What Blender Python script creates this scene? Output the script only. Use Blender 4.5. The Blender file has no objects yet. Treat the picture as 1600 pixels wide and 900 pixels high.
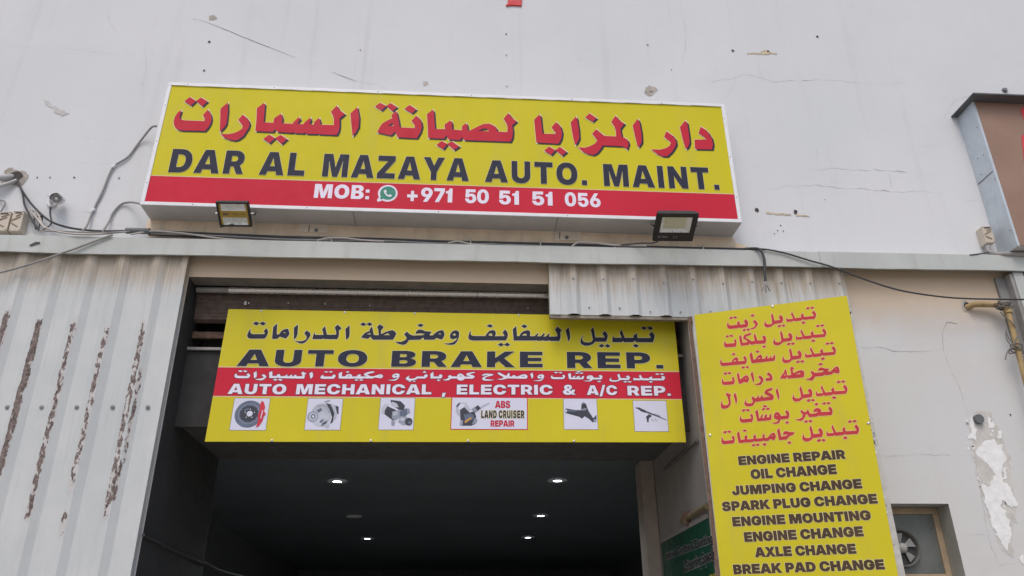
import bpy, math, random
from mathutils.geometry import delaunay_2d_cdt
from mathutils import Vector, Matrix, noise as mnoise

random.seed(7)
S = bpy.context.scene
COL = S.collection

# ------------------------------------------------------------------ camera
YAW, PITCH, ROLL, FPX = 0.07443225, 0.43431744, -0.01086528, 1236.4
CAM = Vector((0.0, -7.2, 1.6))
_f = Vector((math.sin(YAW) * math.cos(PITCH), math.cos(YAW) * math.cos(PITCH), math.sin(PITCH)))
_r0 = Vector((math.cos(YAW), -math.sin(YAW), 0))
_u0 = _r0.cross(_f)
_r = _r0 * math.cos(ROLL) + _u0 * math.sin(ROLL)
_u = -_r0 * math.sin(ROLL) + _u0 * math.cos(ROLL)
cam_data = bpy.data.cameras.new('camera')
cam_data.sensor_width = 36
cam_data.lens = FPX / 1600 * 36
cam_data.clip_start, cam_data.clip_end = 0.05, 500
cam = bpy.data.objects.new('camera', cam_data)
cam.matrix_world = Matrix(((_r.x, _u.x, -_f.x, CAM.x), (_r.y, _u.y, -_f.y, CAM.y), (_r.z, _u.z, -_f.z, CAM.z), (0, 0, 0, 1)))
COL.objects.link(cam)
S.camera = cam

# ------------------------------------------------------------------ daylight: soft, high sun from the front left
SUN_DIR = Vector((-0.14, -0.58, 0.86)).normalized()      # towards the sun
world = bpy.data.worlds.new('World')
S.world = world
world.use_nodes = True
wn = world.node_tree
bg = wn.nodes['Background']
sky = wn.nodes.new('ShaderNodeTexSky')
sky.sky_type = 'NISHITA'
sky.sun_disc = False
sky.sun_elevation = math.asin(SUN_DIR.z)
sky.sun_rotation = math.atan2(SUN_DIR.x, SUN_DIR.y)
sky.air_density, sky.dust_density, sky.ozone_density = 1.0, 4.0, 1.0
wn.links.new(sky.outputs[0], bg.inputs[0])
bg.inputs[1].default_value = 0.125
sun_data = bpy.data.lights.new('sun', 'SUN')
sun_data.energy = 0.5
sun_data.angle = math.radians(20)
sun_data.color = (1.0, 0.975, 0.95)
sun = bpy.data.objects.new('sun', sun_data)
sun.rotation_euler = (-SUN_DIR).to_track_quat('-Z', 'Y').to_euler()
sun.location = (-8, -10, 20)
COL.objects.link(sun)
S.view_settings.view_transform = 'Standard'
S.view_settings.look = 'None'
S.view_settings.gamma = 1
S.view_settings.use_curve_mapping = False
S.view_settings.exposure = 0.27

# ------------------------------------------------------------------ lettering data (outlines in 1/1000 cap height, traced words in mm on their board)
GLYPH = {
    '&': (934, '305 -11 240 3 193 21 144 51 94 97 67 134 46 177 34 231 34 306 51 365 94 430 144 474 203 515 149 613 126 693 126 784 141 838 162 881 185 913 219 948 256 974 289 990 358 1011 466 1012 514 1001 562 980 595 958 630 923 656 886 672 848 682 816 687 773 687 741 681 703 665 655 645 617 600 562 562 530 514 497 509 489 632 353 650 381 666 424 677 472 681 517 890 519 891 462 875 354 844 258 815 204 796 177 796 172 951 0 686 -1 632 54 562 20 466 -8 412 -15|361 199 391 195 423 196 455 203 480 215 337 367 332 366 309 344 298 328 290 301 290 268 299 242 317 220 337 207|383 634 391 632 434 658 467 687 478 703 488 730 488 752 477 777 455 795 423 803 396 801 369 790 347 762 344 746 346 703 356 677'),
    "'": (393, '105 589 98 628 81 940 81 999 313 999 315 983 299 698 294 607 289 591'),
    '+': (932, '352 23 346 30 346 277 342 281 98 282 96 486 100 490 342 490 346 497 347 746 562 748 566 491 814 490 815 282 567 281 563 24'),
    ',': (354, '13 -271 9 -264 12 -221 50 138 295 138 192 -270'),
    '.': (349, '55 0 294 0 294 227 55 227'),
    '/': (545, '3 -152 -1 -145 7 -113 318 1042 325 1046 545 1044 227 -145 223 -152'),
    '0': (886, '377 -11 350 -8 282 11 211 46 151 97 106 156 69 226 44 306 38 338 27 403 27 596 43 693 69 773 107 848 162 914 211 953 248 974 281 989 340 1005 361 1011 431 1016 522 1011 608 988 672 956 736 902 782 843 824 752 841 698 857 607 863 510 857 392 841 301 814 220 777 150 721 84 667 41 603 9 506 -12 426 -15|405 204 431 200 479 203 506 213 539 242 555 263 578 317 593 387 599 435 599 564 588 644 571 703 551 741 522 774 506 786 479 797 452 801 409 797 377 784 338 746 318 709 301 660 289 574 290 408 301 344 311 306 332 263 352 236 379 215'),
    '1': (732, '510 0 510 1000 300 1000 270 890 200 820 60 790 60 640 200 640 200 0'),
    '5': (852, '383 -12 313 3 254 25 200 56 157 93 118 140 90 193 69 258 62 317 66 321 313 321 319 317 322 290 338 252 377 213 409 197 431 191 485 191 533 208 565 238 582 263 593 295 596 317 596 354 589 392 566 435 544 458 517 474 468 486 431 485 393 474 372 463 338 430 323 402 77 404 103 997 795 999 797 993 795 784 350 783 344 746 336 628 340 624 377 651 415 668 452 678 517 683 570 678 613 667 678 639 726 608 764 573 803 526 830 478 847 435 856 392 859 344 854 279 835 209 808 156 772 107 724 64 672 32 603 3 533 -12'),
    '6': (850, '405 -9 330 7 266 32 217 60 160 110 125 153 97 207 77 277 75 384 86 443 124 540 156 599 427 999 711 1000 716 996 713 991 487 652 572 654 658 639 722 611 754 590 797 549 827 507 837 486 852 448 864 400 868 325 862 266 848 212 815 148 785 110 738 66 685 33 620 6 550 -9|442 196 497 195 540 210 561 226 584 250 605 298 606 368 589 411 561 444 534 461 507 471 438 472 395 455 355 416 339 384 334 362 333 309 350 260 365 239 400 210'),
    '7': (796, '158 -1 154 0 156 11 542 768 534 772 89 772 85 779 87 999 823 999 824 780 434 5 427 -1'),
    '9': (850, '228 -1 224 0 225 5 232 16 452 344 448 348 352 348 282 362 228 384 185 412 142 453 108 505 92 542 77 601 77 725 96 795 123 848 156 891 180 914 207 937 260 969 325 995 405 1011 518 1011 609 994 674 969 731 934 781 890 819 842 848 784 863 730 868 650 858 569 825 478 762 365 513 -1|455 526 486 525 513 530 561 556 590 591 601 612 608 644 605 703 596 730 580 757 561 776 540 790 513 801 486 807 459 807 427 801 379 774 351 741 333 693 334 634 346 601 362 574 379 557 401 542 427 531'),
    ':': (349, '55 0 294 0 294 227 55 227|55 480 294 480 294 707 55 707'),
    'A': (1050, '5 -1 3 11 337 999 709 1000 716 988 780 800 1048 0 741 -1 734 5 687 164 360 164 353 161 307 5 301 -1|420 381 626 381 526 740 519 730'),
    'B': (893, '59 -1 55 5 57 999 510 1000 564 996 650 978 677 969 730 942 762 917 787 891 818 843 834 789 836 746 833 709 823 671 811 644 791 612 768 588 714 551 648 526 682 522 719 511 756 494 784 474 816 443 845 397 867 328 867 247 851 183 823 129 797 97 762 67 719 41 666 20 596 4 521 -1|326 209 467 208 505 212 537 225 553 236 571 258 580 279 583 328 571 360 542 388 505 404 328 407|325 607 467 604 494 609 521 622 538 639 554 671 556 714 545 746 532 763 510 779 483 788 328 791'),
    'C': (1003, '446 -12 349 8 252 52 199 89 137 150 101 204 57 295 34 397 28 521 35 612 57 703 96 789 140 852 199 911 258 952 344 990 430 1011 537 1016 628 1005 687 989 751 961 795 936 866 875 904 827 946 746 968 677 974 623 698 621 682 671 661 709 639 733 607 754 569 769 537 774 472 770 435 759 392 733 352 687 331 644 315 585 310 553 310 446 331 354 349 317 381 277 404 258 435 241 478 228 542 227 596 240 639 267 673 311 698 374 972 374 976 370 973 349 952 268 926 209 903 172 842 102 784 57 709 20 623 -6 542 -15'),
    'D': (977, '59 -1 55 5 57 999 456 1000 532 995 628 973 703 942 779 893 840 832 888 762 925 677 946 569 950 499 946 430 925 322 888 236 845 172 779 105 714 63 639 30 553 9 440 -1|336 231 424 230 483 234 532 245 569 263 596 282 623 313 645 354 657 392 667 451 667 548 657 607 641 655 608 703 574 732 526 755 483 765 440 769 338 769 334 762'),
    'E': (868, '59 -1 55 5 57 999 826 999 827 766 338 764 334 757 334 617 338 613 788 612 789 388 338 385 334 381 334 242 338 235 827 233 827 1'),
    'G': (1017, '446 -11 344 9 258 48 189 97 132 156 85 231 52 311 42 360 31 424 28 478 34 601 57 703 89 779 140 852 209 919 268 958 360 995 430 1011 499 1016 596 1011 671 995 735 972 800 936 864 885 909 832 947 762 968 693 970 655 693 654 686 660 679 687 668 709 644 737 612 758 574 770 548 774 478 770 440 760 413 747 384 725 352 687 331 644 321 612 310 553 309 483 315 413 332 354 347 322 374 285 408 256 440 240 483 229 558 227 601 234 650 255 677 279 699 317 706 344 703 358 530 360 528 553 532 557 977 557 980 408 973 328 957 263 919 183 879 129 811 68 757 35 693 9 650 -1 596 -12 542 -15'),
    'H': (999, '59 -1 55 5 57 999 333 997 334 628 338 626 666 627 669 999 944 999 945 1 669 0 666 388 338 389 334 387 333 1'),
    'I': (389, '55 0 334 0 334 1000 55 1000'),
    'J': (805, '331 -12 277 -6 186 26 123 70 73 134 40 220 32 306 32 392 36 396 283 396 289 392 291 285 297 263 317 236 332 226 352 218 390 216 411 219 444 238 462 263 472 306 474 999 748 999 751 301 741 215 714 145 707 130 657 70 583 21 487 -8 401 -15'),
    'K': (1002, '59 -1 55 5 57 999 333 997 334 591 338 583 660 999 979 999 979 993 635 569 1000 0 687 -1 682 2 456 377 450 376 336 236 332 0'),
    'L': (791, '59 -1 55 5 55 993 59 1000 328 1000 334 993 336 236 762 233 764 5 757 -1'),
    'M': (1271, '59 -1 55 5 57 999 467 1000 472 995 566 671 633 413 639 411 697 639 800 998 1215 999 1215 0 945 1 944 456 952 644 950 705 866 387 753 11 746 -1 525 0 391 435 322 690 321 596 329 381 328 1'),
    'N': (1015, '59 -1 55 5 57 999 338 999 576 617 682 429 685 999 960 999 961 1 682 -1 677 1 455 354 333 568 333 1'),
    'O': (1026, '446 -12 349 8 268 42 199 89 140 148 111 188 91 220 57 295 36 381 28 478 34 601 57 703 89 779 140 852 209 919 268 958 360 995 430 1011 499 1016 596 1011 682 990 757 958 831 907 885 854 929 789 968 703 990 612 998 499 992 397 968 295 935 220 888 150 821 85 757 42 682 9 580 -12|466 231 499 227 553 229 591 239 623 257 650 281 673 311 695 354 710 413 717 483 715 548 706 607 695 644 674 687 639 729 596 758 558 770 526 774 467 770 435 760 403 743 376 718 352 687 331 644 315 585 309 515 310 451 315 413 332 354 352 311 387 271 424 245'),
    'P': (891, '59 -1 55 5 57 999 494 1000 553 996 644 974 687 956 746 919 783 886 822 832 845 784 861 725 867 660 861 580 846 521 817 462 785 419 736 374 682 343 627 322 537 305 336 301 332 0|336 532 483 533 515 540 548 556 580 591 593 628 591 682 580 709 566 730 526 758 489 768 334 768'),
    'R': (915, '59 -1 55 5 57 999 494 1000 553 996 644 974 687 956 746 919 783 886 811 848 845 784 861 725 867 644 862 585 855 558 843 521 818 472 785 430 741 391 717 376 716 370 893 11 895 0 609 0 457 311 338 313 334 306 333 1|334 532 483 530 521 540 552 558 577 585 593 628 593 677 587 698 571 725 548 748 499 769 338 772 334 768'),
    'S': (942, '381 -11 301 3 236 25 177 57 129 98 95 140 63 204 47 268 44 328 48 332 301 332 307 328 310 306 320 279 345 247 392 218 446 205 526 208 574 224 593 236 613 258 621 279 619 311 612 325 594 344 553 366 472 388 365 407 268 433 199 465 140 510 96 564 68 634 62 693 67 757 89 821 110 859 137 891 193 941 263 979 328 1000 392 1012 451 1016 548 1012 617 1000 682 978 741 946 788 907 823 864 850 816 866 768 877 703 875 683 623 684 607 730 597 746 574 768 542 785 521 791 456 796 404 784 376 769 357 752 342 719 348 682 370 658 413 637 472 621 628 592 682 576 762 543 816 507 845 478 864 450 882 413 898 344 894 247 877 188 849 134 811 90 752 46 698 20 660 8 564 -11 505 -15'),
    'T': (902, '317 -1 313 5 313 757 306 764 32 764 28 768 30 999 874 999 875 766 596 764 592 757 591 1'),
    'U': (969, '403 -12 311 9 258 30 199 64 139 118 105 161 79 215 58 295 55 338 57 999 323 999 327 349 346 295 365 270 387 250 403 239 440 224 499 219 548 230 591 255 623 295 640 338 646 381 648 999 913 1000 915 349 909 279 893 220 866 166 811 98 772 64 714 30 644 4 564 -12'),
    'X': (1019, '5 -1 3 5 359 510 42 999 354 999 508 746 515 743 648 961 677 1000 977 999 668 521 686 489 1016 0 698 -1 510 293 311 -1'),
    'Y': (1004, '376 -1 373 338 30 945 3 999 317 1000 335 972 510 628 546 709 687 999 999 1000 1001 993 995 983 642 338 640 0'),
    'Z': (897, '39 -1 35 5 38 215 512 762 44 766 44 997 857 999 858 789 387 236 860 235 862 0'),
    'a': (801, '216 -9 157 7 114 29 87 52 58 89 43 127 35 175 37 240 55 298 81 336 98 354 146 385 205 407 232 413 388 431 442 443 462 454 476 470 477 497 462 519 442 531 415 538 383 538 356 532 334 521 321 508 307 474 66 473 63 476 71 524 96 589 113 615 130 634 173 670 216 693 281 713 372 724 458 724 554 708 624 682 683 638 706 610 723 578 739 524 744 492 744 3 485 1 479 98 455 62 426 33 404 17 372 2 307 -11|328 159 350 155 399 159 436 175 451 186 469 207 481 240 481 304 356 279 307 257 289 234 285 202 299 175'),
    'c': (801, '337 -11 268 5 203 35 160 64 115 107 77 161 51 220 35 290 35 419 51 489 77 548 115 601 160 645 219 682 272 705 342 721 439 723 525 711 589 688 627 668 664 640 697 608 719 580 752 515 767 462 770 419 766 415 519 415 501 467 471 501 428 517 380 511 353 497 335 478 319 451 307 413 302 370 303 317 313 274 324 247 348 217 369 202 401 193 428 192 460 202 490 226 506 252 519 297 766 297 770 290 770 274 762 220 746 172 725 134 702 104 659 63 600 25 562 9 477 -12 391 -15'),
    'e': (801, '337 -11 272 4 213 30 160 67 117 109 94 140 77 166 52 221 35 290 32 376 36 424 52 489 83 553 111 594 160 643 203 673 272 705 337 721 428 723 498 715 573 689 638 651 694 596 724 553 746 510 768 430 773 381 772 291 294 289 293 268 308 226 332 197 348 186 401 170 434 170 482 182 514 203 536 232 766 232 769 226 756 183 731 134 710 107 670 68 627 40 579 16 525 -2 466 -13|295 440 519 439 523 440 523 446 511 483 477 517 450 528 396 533 364 527 332 509 305 477 298 462'),
    'g': (859, '342 -286 289 -277 235 -260 192 -238 149 -207 122 -177 93 -134 78 -97 67 -54 74 -50 315 -50 348 -86 374 -99 423 -106 471 -98 493 -87 511 -70 521 -54 532 -21 534 118 530 123 506 81 471 47 428 25 364 12 283 15 224 31 176 56 133 90 100 129 66 188 46 242 35 295 35 430 50 499 68 547 104 607 136 644 176 678 224 704 278 720 364 723 407 715 434 705 455 695 486 671 530 619 534 628 534 703 541 707 799 707 801 43 796 -27 774 -107 759 -140 724 -188 686 -221 627 -255 568 -274 503 -286|388 220 439 217 482 235 515 268 537 317 542 349 542 387 537 419 525 451 498 490 477 505 450 517 391 518 359 505 330 478 314 446 307 424 302 354 308 311 319 279 348 240 374 224'),
    'i': (384, '63 -1 59 5 59 703 63 707 321 707 328 703 326 1|203 757 176 760 144 771 111 793 95 812 77 848 72 881 77 918 89 950 113 977 138 996 181 1011 251 1011 283 1000 310 984 344 945 355 913 356 859 339 816 305 782 289 771 256 760'),
    'l': (426, '332 -1 224 9 181 20 149 36 122 51 87 91 66 145 59 204 59 993 63 1000 321 1000 328 993 328 236 331 220 348 203 364 197 401 197 405 193 403 0'),
    'm': (1267, '63 -1 59 5 59 703 63 707 315 705 317 591 321 583 335 612 357 644 380 668 413 693 450 710 487 721 584 721 632 704 675 678 713 638 740 579 755 612 777 643 809 673 842 695 895 715 928 722 1013 722 1056 711 1110 683 1154 644 1182 601 1197 564 1209 483 1207 -1 942 0 939 435 930 462 911 487 890 502 858 511 820 507 799 495 781 478 765 440 760 0 507 0 504 435 489 472 460 501 439 509 401 511 385 507 358 491 340 467 330 440 326 1'),
    'n': (850, '63 -1 59 5 59 703 63 707 321 707 326 592 345 623 385 667 434 700 487 718 541 723 605 721 648 709 686 690 717 666 745 632 767 591 780 553 789 505 790 0 525 1 521 419 510 451 487 478 455 494 423 498 380 489 358 475 340 451 329 413 326 1'),
    'p': (859, '63 -282 59 -275 61 707 321 709 326 621 356 659 396 693 444 714 471 720 498 725 579 720 632 705 675 682 723 644 763 595 790 546 812 487 822 434 828 342 821 267 812 219 801 187 767 117 730 68 681 28 632 3 595 -8 525 -16 460 -9 407 13 388 26 356 58 332 100 328 90 326 -279|417 197 466 197 482 201 509 217 532 246 543 267 556 326 553 407 532 466 498 500 477 510 450 515 407 510 364 485 335 444 324 417 318 385 319 315 337 262 346 246 374 217'),
    'r': (572, '63 -1 59 5 59 703 63 707 315 707 321 584 335 623 351 650 385 684 407 695 450 706 557 707 561 703 561 499 557 495 530 493 514 495 444 493 412 486 391 475 357 446 335 403 328 365 326 1'),
    's': (768, '314 -13 260 -4 207 13 153 39 115 65 78 102 50 143 33 186 26 229 287 231 303 197 319 180 357 163 389 160 438 167 459 180 471 202 468 218 448 237 421 247 250 276 191 291 142 312 110 335 95 347 65 385 48 428 42 497 49 546 60 578 93 626 148 671 191 693 244 709 314 720 443 720 513 708 561 693 609 669 646 642 679 607 708 556 719 524 725 476 486 473 479 476 478 492 470 507 454 525 432 537 400 544 357 543 325 530 311 513 307 497 311 487 326 470 357 457 529 429 593 413 647 392 690 364 718 331 735 293 742 245 740 191 724 143 697 100 668 70 642 50 576 14 518 -5 454 -15 362 -17'),
    't': (574, '405 -1 325 4 255 20 196 51 161 91 140 145 134 193 133 499 126 503 19 503 15 510 15 703 19 707 132 710 133 897 137 901 400 899 403 709 545 707 548 703 546 505 405 503 401 499 403 236 416 215 427 208 497 203 534 205 548 199 548 5 545 -1'),
}
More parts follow.
